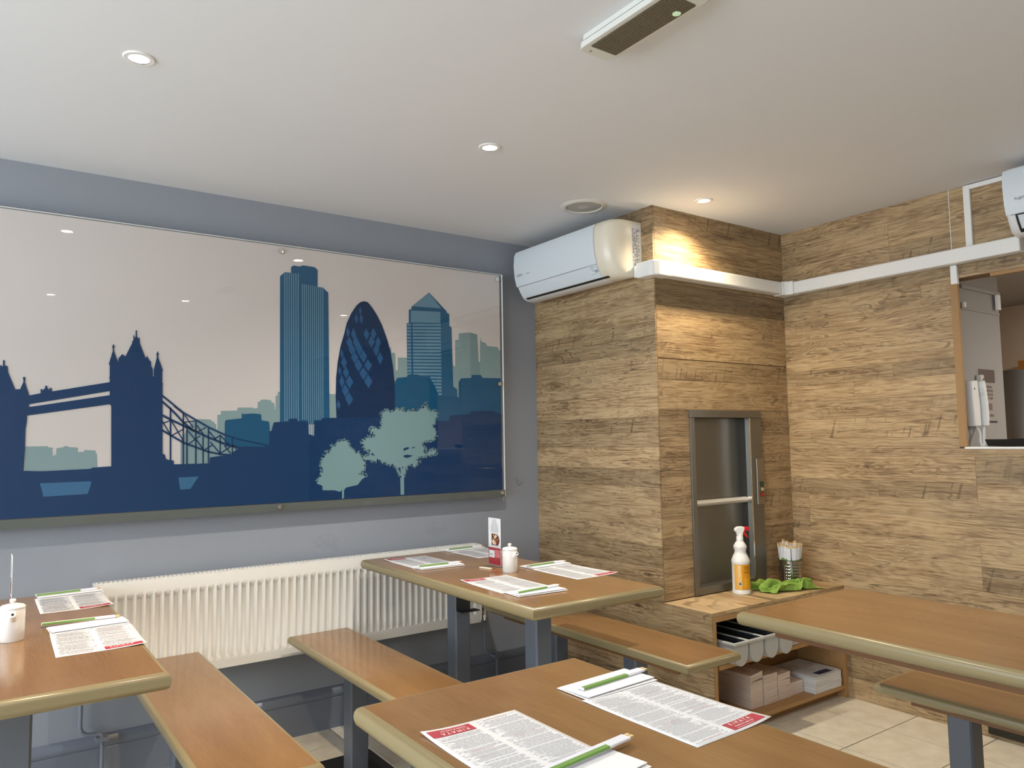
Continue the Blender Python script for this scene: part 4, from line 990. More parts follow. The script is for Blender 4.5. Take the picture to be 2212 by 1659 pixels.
for i, (cc) in enumerate((srgb(20,84,60), srgb(206,190,158), srgb(196,34,30))):
    z = 1.052-.0265*i
    MB().box(3.283, 3.307, yo-.0125, yo-.0095, z-.011, z+.011).obj('button_plate', DARK, cp)
    MB().box(3.285, 3.305, yo-.0145, yo-.0125, z-.008, z+.008).obj('button', mat('button_colour', cc, .35), cp)
MB().box(DX0+.030, DX1-.004, YC+.120, YC+.150, DZ0, 1.389).obj('shaft_back', DARK, hs)

# ------------------------------------------------------------------ counter cabinet under the hoist
cab = thing('counter_cabinet', ((XC+XR)/2, 2.35, 0), 'low open oak counter cabinet under the hoist with two shelves', 'cabinet')
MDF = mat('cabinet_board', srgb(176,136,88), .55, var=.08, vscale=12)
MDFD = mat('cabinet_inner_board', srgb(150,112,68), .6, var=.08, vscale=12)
cx0 = XC+T+.0005
ct = MB().box(0, XR-XC-.002, -(YC-YK)+.0, 0, 0, .018).obj('counter_top', OAK, cab)
ct.location = (XC+.001, YC-.0005, ZK-.018); ct.color = (.66, .0, .37, .10)
def board(name, *b, m=MDF, **k): return MB().box(*b).obj(name, m, cab, **k)
board('side_board', cx0, cx0+.018, YK+.001, YC-.001, 0, ZK-.019)
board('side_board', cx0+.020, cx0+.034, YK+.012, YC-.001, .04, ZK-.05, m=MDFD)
board('side_board', XR-.020, XR-.001, YK+.001, YC-.001, 0, ZK-.019)
board('front_rail', cx0+.018, XR-.020, YK+.001, YK+.020, ZK-.042, ZK-.019)
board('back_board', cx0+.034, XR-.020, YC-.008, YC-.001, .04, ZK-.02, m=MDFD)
board('upper_shelf', cx0+.036, XR-.022, YK+.006, YC-.010, .298, .316)
board('lower_shelf', cx0+.036, XR-.022, YK+.004, YC-.010, .044, .062)
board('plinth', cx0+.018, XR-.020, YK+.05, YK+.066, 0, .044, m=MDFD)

# ------------------------------------------------------------------ things on and in the counter
# spray bottle
sb = thing('spray_bottle', (3.02, 2.395, ZK), 'white trigger spray bottle with orange label and red nozzle', 'bottle')
c = (3.02, 2.395, ZK)
BOTT = mat('bottle_plastic', srgb(236,234,228), .3)
body = [(0, 0), (.040, 0), (.0435, .004), (.0435, .016), (.0420, .020), (.0420, .145), (.0435, .150), (.0425, .160), (.036, .176), (.029, .190), (.0265, .200), (.029, .212), (.0315, .221), (.030, .228), (.020, .244), (.0155, .250), (.0155, .258), (0, .258)]
MB().lathe(body, 36, c, False, False).obj('body', BOTT, sb, smooth=40)
lab0, lab1 = math.radians(172), math.radians(300)
LABEL = mat('orange_label', srgb(226,156,26), .45)
lb = MB().lathe([(.0424, .024), (.0424, .142)], 30, c, False, False, lab0, lab1).obj('label', LABEL, sb, smooth=60)
def on_cyl(mb, r, cc=c):
    out = []
    for u, v, d in mb:
        a = math.radians(236)+u/r
        out.append((cc[0]+(r+d)*math.cos(a), cc[1]+(r+d)*math.sin(a), cc[2]+v))
    return out
def label_patch(name, u0, u1, v0, v1, m, d=.0003, k=8):
    P = []
    for i in range(k+1): P.append((u0+(u1-u0)*i/k, v0, d))
    for i in range(k+1): P.append((u0+(u1-u0)*i/k, v1, d))
    V = on_cyl(P, .0424)
    MB().add(V, [(i, i+1, k+1+i+1, k+1+i) for i in range(k)]).obj(name, m, lb)
label_patch('label_band', -.047, -.012, .026, .140, mat('light_orange', srgb(236,180,80), .45), .0002)
label_patch('label_line', -.0125, -.0110, .026, .140, mat('pale_line', srgb(246,226,180), .5), .0003)
label_patch('label_block', .000, .040, .100, .112, mat('deep_orange', srgb(196,130,20), .45), .0002)
label_patch('label_block', .002, .040, .036, .078, mat('yellow_orange', srgb(232,176,40), .45), .0002)
def cyl_text(body_, size, u, v, m, rot=0.0):
    o = text('label_text', body_, size, m, lb, Matrix.Identity(4))
    ca, sa = math.cos(rot), math.sin(rot)
    for vv in o.data.vertices:
        x, y = vv.co.x, vv.co.y
        p = on_cyl([(u+x*ca-y*sa, v+x*sa+y*ca, .0006)], .0424)[0]
        vv.co = p
DARKTXT = mat('dark_print', srgb(60,40,14), .6)
WHITETXT = mat('white_print', srgb(246,240,226), .6)
cyl_text('Cleanline', .020, -.016, .062, WHITETXT, PI/2)
cyl_text('Kitchen', .0095, .002, .128, DARKTXT); cyl_text('Sanitiser', .0085, .002, .119, DARKTXT)
cyl_text('1 Litre', .0085, .010, .030, WHITETXT)
for rr, dd, mm in ((.0078, .0004, WHITETXT), (.0062, .0007, mat('blue_badge', srgb(40,100,160), .4))):
    V = on_cyl([(-.018+rr*math.cos(2*PI*i/18), .052+rr*math.sin(2*PI*i/18), dd) for i in range(18)], .0424)
    MB().poly(V).obj('round_badge', mm, lb)
# trigger head pointing to the right of the view
hd = Vector((math.cos(-.52), math.sin(-.52), 0)); hn = Vector((-hd.y, hd.x, 0))
def head(pts, w, name, m, bev=.002):
    V = [Vector(c)+hd*u+Vector((0, 0, v))-hn*w/2 for u, v in pts]+[Vector(c)+hd*u+Vector((0, 0, v))+hn*w/2 for u, v in pts]
    n = len(pts)
    fs = [tuple(range(n)), tuple(reversed(range(n, 2*n)))]+[(i, n+i, n+(i+1) % n, (i+1) % n) for i in range(n)]
    MB().add(V, fs).obj(name, m, sb, bevel=bev, smooth=50)
MB().lathe([(.0165, .250), (.0165, .268), (.014, .272), (.013, .284), (0, .284)], 24, c, False, False).obj('collar', BOTT, sb, smooth=40)
head([(-.012, .272), (.014, .272), (.016, .290), (.022, .298), (.024, .314), (.010, .318), (-.012, .317), (-.024, .309), (-.026, .297), (-.016, .290)], .022, 'spray_head', BOTT, .004)
RED = mat('red_plastic', srgb(206,26,34), .35)
head([(.020, .298), (.045, .296), (.048, .306), (.044, .315), (.0205, .316)], .024, 'nozzle', RED, .003)
head([(.015, .296), (.023, .298), (.028, .288), (.036, .276), (.042, .264), (.037, .263), (.027, .273), (.017, .282)], .016, 'trigger', RED, .002)

# chopstick holder
HC = (3.412, 2.395, ZK)
ch_ = thing('chopstick_holder', HC, 'perforated stainless steel holder full of chopsticks on the counter', 'holder')
pm = MB(); nseg, nz, rr, hh = 72, 24, .058, .122
vs = []
for j in range(nz+1):
    for i in range(nseg):
        a = 2*PI*i/nseg
        vs.append((HC[0]+rr*math.cos(a), HC[1]+rr*math.sin(a), HC[2]+hh*j/nz))
fs = []
for j in range(nz):
    for i in range(nseg):
        if 3 <= j <= 20 and j % 3 == 1 and (i % 9) in (1, 3, 5): continue
        i2 = (i+1) % nseg
        fs.append((j*nseg+i, j*nseg+i2, (j+1)*nseg+i2, (j+1)*nseg+i))
pm.add(vs, fs); po = pm.obj('perforated_wall', mat('holder_steel', srgb(178,174,166), .16, metal=1.0), ch_, smooth=60)
sd = po.modifiers.new('solid', 'SOLIDIFY'); sd.thickness = .0012
MB().lathe([(0, .0005), (.0575, .0005), (.0575, .003), (0, .003)], 36, HC, False, False).obj('base_disc', STEEL, ch_)
MB().lathe([(.0566, hh-.004), (.060, hh-.004), (.0605, hh), (.0566, hh+.0005)], 48, HC, False, False).obj('rolled_rim', STEEL, ch_, smooth=60)
SLEEVE = mat('white_sleeve', srgb(226,226,234), .7)
WOODTIP = mat('pale_wood', srgb(222,192,140), .6)
GREENP = mat('green_print', srgb(108,150,66), .6)
def make_pack(name, label, group, L=.205, w=.021, t=.0055, tip=.011):
    """paper sleeve of chopsticks, long axis +x, lying on z=0; open end with wooden tips at +x"""
    r = thing(name, (0, 0, 0), label, 'chopsticks', group, local=True)
    MB().box(-L/2, L/2-tip, -w/2, w/2, .0002, t).obj('paper_sleeve', SLEEVE, r, bevel=.0015)
    MB().box(-L/2+.0015, L/2-tip-.055, -w/2-.0003, w*.02, .001, t+.0003).obj('green_stripe', GREENP, r, bevel=.001)
    MB().box(L/2-tip-.004, L/2, -w*.36, -.0008, .0010, t-.0008).box(L/2-tip-.004, L/2, .0008, w*.36, .0010, t-.0008).obj('stick_tips', WOODTIP, r)
    return r
GPC = 'wrapped chopsticks standing in the steel holder'
first = None
rnd = random.Random(11)
spots = []
for ring, cnt in ((.040, 17), (.027, 11), (.012, 5)):
    for i in range(cnt): spots.append((ring, 2*PI*(i+.5*(ring < .03))/cnt))
for k, (rg, a) in enumerate(spots):
    x, y = HC[0]+rg*math.cos(a), HC[1]+rg*math.sin(a)
    if first is None:
        first = thing('standing_chopsticks', (x, y, ZK+.004), 'paper wrapped chopsticks standing in the perforated steel holder', 'chopsticks', GPC, local=True)
        MB().box(-.0085, .0085, -.0027, .0027, 0, .182).obj('paper_sleeve', SLEEVE, first)
        MB().box(-.0087, .0087, -.0029, .0029, .02, .122).obj('green_stripe', GREENP, first)
        MB().box(-.0072, -.0006, -.0022, .0022, .182, .193).box(.0006, .0072, -.0022, .0022, .182, .193).obj('stick_tips', WOODTIP, first)
        o = first
    else:
        o = copy_tree(first, (x, y, ZK+.004), 0)
    o.rotation_euler = (.092*rg/.040, rnd.uniform(-.03, .03), a+PI/2)
    o.location.z += rnd.uniform(-.002, .009)+(.016 if k in (19, 24, 30) else 0)

# green cloth: a small mass-spring sheet pushed together until it buckles into folds
CLOTH = mat('lime_microfibre', srgb(140,174,76), .95, bump=.5, bscale=900)
import numpy as np
def crumpled_sheet(seed, n=46, size=.36, steps=40, grav=1.0):
    rn = np.random.RandomState(seed)
    h = size/(n-1)
    u, v = np.meshgrid(np.linspace(-.5, .5, n), np.linspace(-.5, .5, n), indexing='ij')
    def waves(k, a):
        z = np.zeros_like(u)
        for _ in range(k):
            fx, fy = rn.uniform(-1, 1, 2)*a; p = rn.uniform(0, 6.28)
            z += np.sin(fx*u*6.28+fy*v*6.28+p)
        return z/k**.5
    X = np.zeros((n, n, 3))
    X[..., 0] = u*size*.80+.012*waves(4, 2.0)
    X[..., 1] = v*size*.42*(1-.56*np.clip(u+.1, 0, 1))+.010*waves(4, 2.2)
    X[..., 2] = .040+.028*waves(7, 4.0)*(1-.9*np.clip(u, 0, .5))
    idx = np.arange(n*n).reshape(n, n); springs = []
    for a_, b_, l_, k_ in ((idx[:-1], idx[1:], h, 1.), (idx[:, :-1], idx[:, 1:], h, 1.), (idx[:-1, :-1], idx[1:, 1:], h*2**.5, .5),
                           (idx[1:, :-1], idx[:-1, 1:], h*2**.5, .5), (idx[:-2], idx[2:], 2*h, .16), (idx[:, :-2], idx[:, 2:], 2*h, .16)):
        springs.append((a_.ravel(), b_.ravel(), l_, k_))
    P = X.reshape(-1, 3).copy(); V = np.zeros_like(P); dt = 1/120.
    cnt = np.zeros(n*n)
    for a_, b_, l_, k_ in springs: np.add.at(cnt, a_, k_); np.add.at(cnt, b_, k_)
    for _ in range(steps):
        V[:, 2] -= grav*dt; V *= .97
        Q = P+V*dt
        for it in range(14):
            D = np.zeros_like(Q)
            for a_, b_, l_, k_ in springs:
                d_ = Q[b_]-Q[a_]; L_ = np.linalg.norm(d_, axis=1)+1e-9
                c_ = (k_*.5*(L_-l_)/L_)[:, None]*d_
                np.add.at(D, a_, c_); np.add.at(D, b_, -c_)
            Q += 1.6*D/cnt[:, None]
            Q[:, 2] = np.maximum(Q[:, 2], .002)
        fr = Q[:, 2] < .0025
        Q[fr, :2] = P[fr, :2]+.15*(Q[fr, :2]-P[fr, :2])
        V = (Q-P)/dt
        sp = np.linalg.norm(V, axis=1, keepdims=True); V *= np.minimum(1, 1.0/np.maximum(sp, 1e-6))
        P = Q
    fs = [(int(idx[i, j]), int(idx[i+1, j]), int(idx[i+1, j+1]), int(idx[i, j+1])) for i in range(n-1) for j in range(n-1)]
    return P, fs
sheet, sfaces = crumpled_sheet(3)
ca, sa = math.cos(-.30), math.sin(-.30)
gc = MB()
gc.add([(3.255+x*1.02*ca-y*.60*sa, 2.318+x*1.02*sa+y*.60*ca, ZK+.0008+z*1.35) for x, y, z in sheet.tolist()], sfaces)
go_ = gc.obj('cleaning_cloth', CLOTH, smooth=80)
sd = go_.modifiers.new('solid', 'SOLIDIFY'); sd.thickness = .0024; sd.offset = 1
ss_ = go_.modifiers.new('sub', 'SUBSURF'); ss_.levels = 1; ss_.render_levels = 1
tag(go_, 'crumpled lime green cleaning cloth on the counter', 'cloth')

# cutlery tray on the upper shelf
TRAY = mat('grey_tray_plastic', srgb(188,190,188), .4)
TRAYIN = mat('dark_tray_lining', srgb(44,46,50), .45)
ty = thing('cutlery_tray', (2.83, 2.30, .316), 'grey plastic cutlery tray with four round channels on the upper shelf', 'tray')
tx = [2.688, 2.793, 2.898, 3.003]
ty0, ty1 = 2.145, 2.465
for xx in tx:
    vs, fs = [], []
    k = 14
    for yq, sc in ((ty0, 1), (ty1, 1)):
        for i in range(k+1):
            a = PI+PI*i/k
            zc_ = .372
            z_ = zc_+.0455*math.sin(a) if True else 0
            vs.append((xx+.0455*math.cos(a), yq, z_+.0))
    # outer shell with straight upper walls
    prof = [(xx-.0455, .4195)]+[(xx+.0455*math.cos(PI+PI*i/k), .3760+.0555*math.sin(PI+PI*i/k)*1.0) for i in range(k+1)]+[(xx+.0455, .4195)]
    n_ = len(prof)
    V = [(a, ty0, b) for a, b in prof]+[(a, ty1, b) for a, b in prof]
    Fq = [(i, i+1, n_+i+1, n_+i) for i in range(n_-1)]+[tuple(range(n_)), tuple(range(n_, 2*n_))]
    o = MB().add(V, Fq).obj('channel', TRAY, ty, smooth=50)
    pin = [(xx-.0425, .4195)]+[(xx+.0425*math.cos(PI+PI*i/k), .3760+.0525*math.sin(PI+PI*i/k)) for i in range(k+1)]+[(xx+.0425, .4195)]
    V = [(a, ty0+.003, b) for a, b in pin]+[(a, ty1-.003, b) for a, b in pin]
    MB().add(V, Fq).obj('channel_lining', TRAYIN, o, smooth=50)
rim = MB()
rim.box(tx[0]-.056, tx[3]+.056, ty0-.012, ty0+.002, .412, .424); rim.box(tx[0]-.056, tx[3]+.056, ty1-.002, ty1+.008, .412, .424)
rim.box(tx[0]-.056, tx[0]-.044, ty0, ty1, .412, .424); rim.box(tx[3]+.044, tx[3]+.056, ty0, ty1, .412, .424)
for a, b in zip(tx[:-1], tx[1:]): rim.box(a+.044, b-.044, ty0, ty1, .412, .422)
rim.obj('rim', TRAY, ty, bevel=.003)
MB().lathe([(0, 0)], 3) if False else None
# papers beside the tray
tag(MB().box(3.12, 3.32, 2.222, 2.43, .3165, .3235).obj('paper_sheets', PAPER), 'thin stack of white sheets beside the cutlery tray', 'paper')
fo = thing('folder', (3.42, 2.30, .3165), 'flat folder with a white edge at the right end of the upper shelf', 'folder')
MB().box(3.345, 3.53, 2.212, 2.45, .3165, .3200).obj('back_sheet', mat('folder_grey', srgb(120,112,100), .4), fo)
MB().box(3.345, 3.53, 2.204, 2.214, .3200, .3226).obj('white_edge', PAPER, fo)

# stacks on the lower shelf
def layered(name, c1, c2):
    m, nt, b = new_mat(name)
    tc = N(nt, 'ShaderNodeTexCoord'); mp = N(nt, 'ShaderNodeMapping'); mp.inputs['Scale'].default_value = (8, 8, 420)
    nt.links.new(tc.outputs['Object'], mp.inputs['Vector'])
    n = N(nt, 'ShaderNodeTexNoise'); n.inputs['Scale'].default_value = 1; n.inputs['Detail'].default_value = 3
    nt.links.new(mp.outputs[0], n.inputs['Vector'])
    nt.links.new(ramp(nt, n.outputs['Fac'], [(.35, c1), (.65, c2)]).outputs[0], b.inputs['Base Color'])
    b.inputs['Roughness'].default_value = .9
    bp = N(nt, 'ShaderNodeBump'); bp.inputs['Strength'].default_value = .6; bp.inputs['Distance'].default_value = .002
    nt.links.new(n.outputs['Fac'], bp.inputs['Height']); nt.links.new(bp.outputs['Normal'], b.inputs['Normal'])
    return m
NAPK = layered('napkin_paper', srgb(206,186,172), srgb(232,216,204))
def stack(name, x0, x1, y0, y1, h, n, m, label, group, seed, curl=0.0):
    rn = random.Random(seed)
    t = thing(name, ((x0+x1)/2, (y0+y1)/2, .0625), label, 'paper stack', group)
    z = .0625; dz = h/n
    for i in range(n):
        j = [rn.uniform(-.0012, .0012) for _ in range(4)]
        b = MB().box(x0+j[0], x1+j[1], y0+j[2], y1+j[3], z, z+dz*.995)
        if i == n-1 and curl:
            b.v = [(x, y, zz+(curl if (x > (x0+x1)/2 and y < (y0+y1)/2) else 0)) for x, y, zz in b.v]
        b.obj('folded_bundle', m, t)
        z += dz
    return t
GS = 'stacks of napkins on the lower shelf'
stack('napkin_stack', 2.903, 2.990, 2.272, 2.460, .146, 5, NAPK, 'tallest pinkish napkin stack at the left of the lower shelf', GS, 1, .010)
stack('napkin_stack', 2.996, 3.094, 2.270, 2.460, .132, 5, NAPK, 'napkin stack second from the left on the lower shelf', GS, 2)
stack('napkin_stack', 3.100, 3.194, 2.270, 2.460, .114, 4, NAPK, 'napkin stack third from the left with a curled top sheet', GS, 3, .005)
stack('napkin_stack', 3.200, 3.298, 2.274, 2.460, .059, 2, NAPK, 'shortest napkin stack between the tall ones and the leaflets', GS, 4)
LEAF_P = layered('leaflet_paper', srgb(190,190,190), srgb(236,236,236))
lf = stack('leaflet_stack', 3.306, 3.522, 2.212, 2.455, .078, 4, LEAF_P, 'white stack of leaflets at the right of the lower shelf', None, 5)
tl = thing('leaflet', (3.42, 2.30, .1415), 'loose leaflet with a dark blue print on top of the leaflet stack', 'leaflet')
MB().box(3.322, 3.522, 2.222, 2.45, .1412, .1428).obj('sheet', LEAF_P, tl)
MB().box(3.36, 3.47, 2.225, 2.262, .1428, .1431).obj('blue_print', mat('dark_blue_print', srgb(44,52,84), .5), tl)
# ------------------------------------------------------------------ place settings
def curl(x, y):
    d = max(0.0, (x+.02)/.125)*max(0.0, (-y+.02)/.17)
    return .0004+.0055*d*d*d + .0015*max(0, (-x)/.105)**3*max(0, y/.1485)**2
MENUBG = mat('menu_tint', srgb(224,225,227), .75)
MENUTX = mat('menu_text_grey', srgb(186,186,190), .75)
MENUDK = mat('menu_smudge_grey', srgb(204,204,207), .75)
MENURED = mat('menu_heading_red', srgb(196,150,152), .75)
LOGORED = mat('logo_red', srgb(174,42,60), .6)
LOGOW = mat('logo_white', srgb(244,236,230), .6)
def patch(mb, x0, x1, y0, y1, dz, k=1):
    kx = max(1, int((x1-x0)/.02)); ky = max(1, int((y1-y0)/.02))
    vs = [(x0+(x1-x0)*i/kx, y0+(y1-y0)*j/ky) for j in range(ky+1) for i in range(kx+1)]
    mb.add([(a, b, curl(a, b)+dz) for a, b in vs], [(j*(kx+1)+i, j*(kx+1)+i+1, (j+1)*(kx+1)+i+1, (j+1)*(kx+1)+i) for j in range(ky) for i in range(kx)])
def make_menu(label, group):
    r = thing('menu_sheet', (0, 0, 0), label, 'menu', group, local=True)
    pg = MB(); patch(pg, -.105, .105, -.1485, .1485, 0)
    po_ = pg.obj('page', PAPER, r, smooth=60)
    sd_ = po_.modifiers.new('solid', 'SOLIDIFY'); sd_.thickness = .0003; sd_.offset = -1
    bgm = MB(); tx_ = MB(); dk = MB(); rd = MB()
    rn = random.Random(21)
    for cx0_, cx1_, yb in ((-.098, -.003, -.141), (.003, .098, -.108)):
        patch(bgm, cx0_, cx1_, yb, .142, .0005)
        y = .137
        while y > yb+.006:
            y -= .0033
            if rn.random() < .09: y -= .003
            hdg = rn.random() < .06
            x = cx0_+.003+(.02 if hdg else rn.choice((0, 0, .006)))
            xe = cx1_-.004-rn.uniform(0, .022)
            while x < xe:
                ww = min(rn.uniform(.006, .016), xe-x)
                if ww > .003: patch(rd if hdg else tx_, x, x+ww, y, y+.0015, .0008)
                x += ww+.0017
                if hdg and x > cx0_+.07: break
            if rn.random() < .5: patch(tx_, cx1_-.009, cx1_-.003, y, y+.0015, .0008)
    for (ax, ay, aw, ah) in ((-.075, .06, .045, .03), (.02, .095, .06, .03), (-.06, -.06, .05, .025), (.03, -.03, .05, .04), (-.09, .115, .04, .018)):
        P = [(ax+aw*(.5+.5*math.cos(2*PI*i/14)*(1+.15*math.sin(5*i))), ay+ah*(.5+.5*math.sin(2*PI*i/14)*(1+.15*math.cos(3*i)))) for i in range(14)]
        MB().poly([(a, b, curl(a, b)+.00062) for a, b in P]).obj('faded_picture', MENUDK, r)
    bgm.obj('tinted_columns', MENUBG, r, smooth=60)
    tx_.obj('text_lines', MENUTX, r); rd.obj('headings', MENURED, r)
    lg = MB(); P = rrect(.0525, -.1255, .0455, .0155, .004, 3)
    # box as a strip mesh so that it follows the page
    for i in range(8):
        a, b = .0075+.09*i/8, .0075+.09*(i+1)/8
        lg.add([(a, -.1405, curl(a, -.1405)+.0010), (b, -.1405, curl(b, -.1405)+.0010), (b, -.110, curl(b, -.110)+.0010), (a, -.110, curl(a, -.110)+.0010)], [(0, 1, 2, 3)])
    lo = lg.obj('logo_box', LOGORED, r, smooth=60)
    def ltxt(s, size, x, y, xs=1.0):
        o = text('lettering', s, size, LOGOW, lo, Matrix.Identity(4), xs=xs)
        for v in o.data.vertices:
            a, b = x+v.co.x, y+v.co.y
            v.co = (a, b, curl(a, b)+.0014)
    ltxt('K I M A Y A', .0150, .0185, -.1235, .78)
    ltxt('noodle & sushi bar', .0080, .0200, -.1320, .9)
    ltxt('www.kimaya-restaurant.com', .0042, .0190, -.1385)
    return r
NAPW = mat('white_napkin', srgb(240,239,240), .9, bump=.2, bscale=500)
def make_napkin(label, group):
    r = thing('paper_napkin', (0, 0, 0), label, 'napkin', group, local=True)
    w, d = .205, .098
    MB().box(-w/2, w/2, -d/2, d/2, .0001, .0016).obj('lower_fold', NAPW, r, bevel=.0006)
    u = MB().box(-w/2+.003, w/2-.001, -d/2+.004, d/2-.002, .0019, .0036)
    u.v = [(x, y+(.004 if x > 0 else -.002), z+(.0022 if y < 0 else 0)) for x, y, z in u.v]
    u.obj('upper_fold', NAPW, r, bevel=.0006)
    return r
GM, GN, GP_ = 'menu sheets laid on the tables', 'folded napkins above the menus', 'wrapped chopsticks on the napkins'
menu0 = nap0 = pack0 = None
def place(kind, loc, rz, label):
    global menu0, nap0, pack0
    if kind == 'menu':
        if menu0 is None: o = menu0 = make_menu(label, GM); o.location = loc; o.rotation_euler = (0, 0, rz); return o
        return copy_tree(menu0, loc, rz, label)
    if kind == 'napkin':
        if nap0 is None: o = nap0 = make_napkin(label, GN); o.location = loc; o.rotation_euler = (0, 0, rz); return o
        return copy_tree(nap0, loc, rz, label)
    if pack0 is None: o = pack0 = make_pack('chopstick_pack', label, GP_); o.location = loc; o.rotation_euler = (0, 0, rz); return o
    return copy_tree(pack0, loc, rz, label)
Z0 = ZT+.0005
def setting(cx, yb, up, where, nap_y, ntilt, pack, menu_tilt=0.0):
    """yb = y of the page edge that carries the logo; up = +1 page runs away from the viewer"""
    place('menu', (cx, yb+up*.1485, Z0), menu_tilt+(0 if up > 0 else PI), 'menu sheet '+where)
    place('napkin', (cx+pack[4], nap_y, Z0+.0012), ntilt, 'folded white napkin at the menu '+where)
    px, py, rz, dz, _ = pack
    place('pack', (px, py, Z0+dz), rz, 'green and white chopstick sleeve at the menu '+where)
setting(1.125, .918, 1, 'nearest to the cabinet on the front table', 1.258, .03, (1.150, 1.262, .08, .0068, .004), .02)
setting(.777, 1.257, -1, 'with the upside-down logo on the front table', .945, .1, (.845, .987, .12, .011, .02))
setting(1.985, 2.250, 1, 'nearest to the column on the radiator table', 2.585, .02, (1.990, 2.585, .03, .0068, .0))
setting(1.985, 2.945, 1, 'behind the card stand on the radiator table', 3.232, .02, (1.985, 3.232, .04, .0068, -.01))
setting(1.625, 3.180, -1, 'at the far left of the radiator table', 2.865, -.03, (1.635, 2.870, -.04, .0068, .0))
setting(1.618, 2.510, -1, 'at the near left of the radiator table', 2.165, -.06, (1.630, 2.168, .10, .0068, .0), -.03)
setting(.288, 2.268, 1, 'nearest on the left table', 2.605, .05, (.275, 2.665, -.09, .0068, .0), -.02)
setting(.288, 2.888, 1, 'farthest on the left table', 3.215, .03, (.290, 3.215, .05, .0068, .005))

# soy sauce pots
def pot(x, y, label, rz):
    t = thing('soy_sauce_pot', (x, y, ZT+.0005), label, 'pot', 'white soy sauce pots', local=True, rz=rz)
    MB().lathe([(0, 0), (.0285, 0), (.0305, .003), (.0310, .050), (.0305, .086), (.0300, .088), (0, .088)], 32, (0, 0, 0), False, False).obj('body', CERAMIC, t, smooth=40)
    ld = MB().lathe([(.0312, .0885), (.0314, .092), (.027, .0965), (.012, .1005), (.004, .1010), (0, .1010)], 32, (0, 0, 0), False, False).obj('lid', CERAMIC, t, smooth=40)
    MB().lathe([(.0045, .1010), (.0045, .1035), (.0075, .1065), (.0080, .1100), (.0065, .1130), (0, .1140)], 18, (0, 0, 0), False, False).obj('lid_knob', CERAMIC, ld, smooth=60)
    MB().tube([(.024, 0, .062), (.032, 0, .068), (.040, 0, .075), (.045, 0, .0775)], [.011, .0095, .0085, .0080], 14).obj('spout', CERAMIC, t, smooth=60)
    MB().tube([(.0446, 0, .0774), (.0462, 0, .0781)], .0034, 10).obj('spout_hole', DARK, t)
    return t
pot(1.785, 2.562, 'white ceramic soy sauce pot beside the card stand', -1.5)
pot(.096, 2.552, 'white ceramic soy sauce pot at the left edge of the picture', -1.6)

# acrylic card stands
ACRYL = clear('clear_acrylic', (.95, .97, .97, 1), .03)
def card_stand(x, y, label, full=True):
    t = thing('card_stand', (x, y, ZT+.0005), label, 'card stand', 'acrylic menu card stands', local=True)
    h, hw_ = .202, .046
    MB().box(-.045, .014, -hw_-.002, hw_+.002, 0, .0022).obj('foot', ACRYL, t)
    MB().box(-.0022, -.0008, -hw_-.002, hw_+.002, .002, .092).box(.0012, .0026, -hw_-.002, hw_+.002, .002, .205).obj('holder', ACRYL, t)
    MB().box(-.0005, .0008, -hw_, hw_, .004, h).obj('card', PAPER, t)
    if full:
        m = MB().box(-.0009, -.0005, -hw_+.001, hw_-.001, .006, .078).obj('red_panel', mat('card_red', srgb(168,40,52), .4), t)
        MB().box(-.0012, -.0009, hw_-.046, hw_-.006, .036, .066).obj('white_box', PAPER, m)
        MB().box(-.0012, -.0009, -hw_+.005, hw_-.050, .038, .070).obj('pink_box', mat('card_pink', srgb(206,112,112), .5), m)
        text('lettering', 'bar', .016, DARKTXT, m, frame((-.0014, hw_-.012, .044), (0, -1, 0), (0, 0, 1)))
        ph = MB(); P = [(0, 0), (.048, 0), (.058, .012), (.060, .026), (.054, .040), (.042, .048), (0, .048)]
        ph.poly([(-.0011, hw_-.024-a, .088+b) for a, b in P])
        po2 = ph.obj('food_photo', mat('photo_brown', srgb(92,46,34), .4), t)
        rn = random.Random(8)
        for i in range(16):
            a, b = rn.uniform(.006, .048), rn.uniform(.006, .042); r_ = rn.uniform(.003, .007)
            MB().poly([(-.0013-.00002*i, hw_-.024-a+r_*math.cos(q*PI/4), .088+b+r_*math.sin(q*PI/4)) for q in range(8)]).obj('food_piece', mat('food', srgb(*rn.choice(((214,150,110), (222,184,160), (120,140,60), (190,80,70), (236,214,190)))), .4), po2)
        ln = MB()
        for i in range(34):
            z = .195-i*.0033
            if z < .142: break
            w_ = .016 if i < 4 else (.022 if i < 8 else .030)
            ln.box(-.0011, -.0007, -w_, -.002, z, z+.0017); ln.box(-.0011, -.0007, .001, w_*.9, z, z+.0017)
        ln.obj('text_lines', MENUTX, t)
    return t
card_stand(1.812, 2.712, 'clear stand with a red and white menu card on the radiator table')
card_stand(.100, 2.815, 'card stand seen edge-on behind the left soy sauce pot')
tag(MB().box(-.006, .006, -.032, .032, 0, .004).obj('toothpick_sachet', mat('sachet_cream', srgb(238,230,206), .6), bevel=.0012, loc=(1.752, 2.692, ZT+.0006)), 'small cream sachet lying at the foot of the card stand', 'sachet')
bpy.data.objects['toothpick_sachet'].rotation_euler = (0, 0, .25)

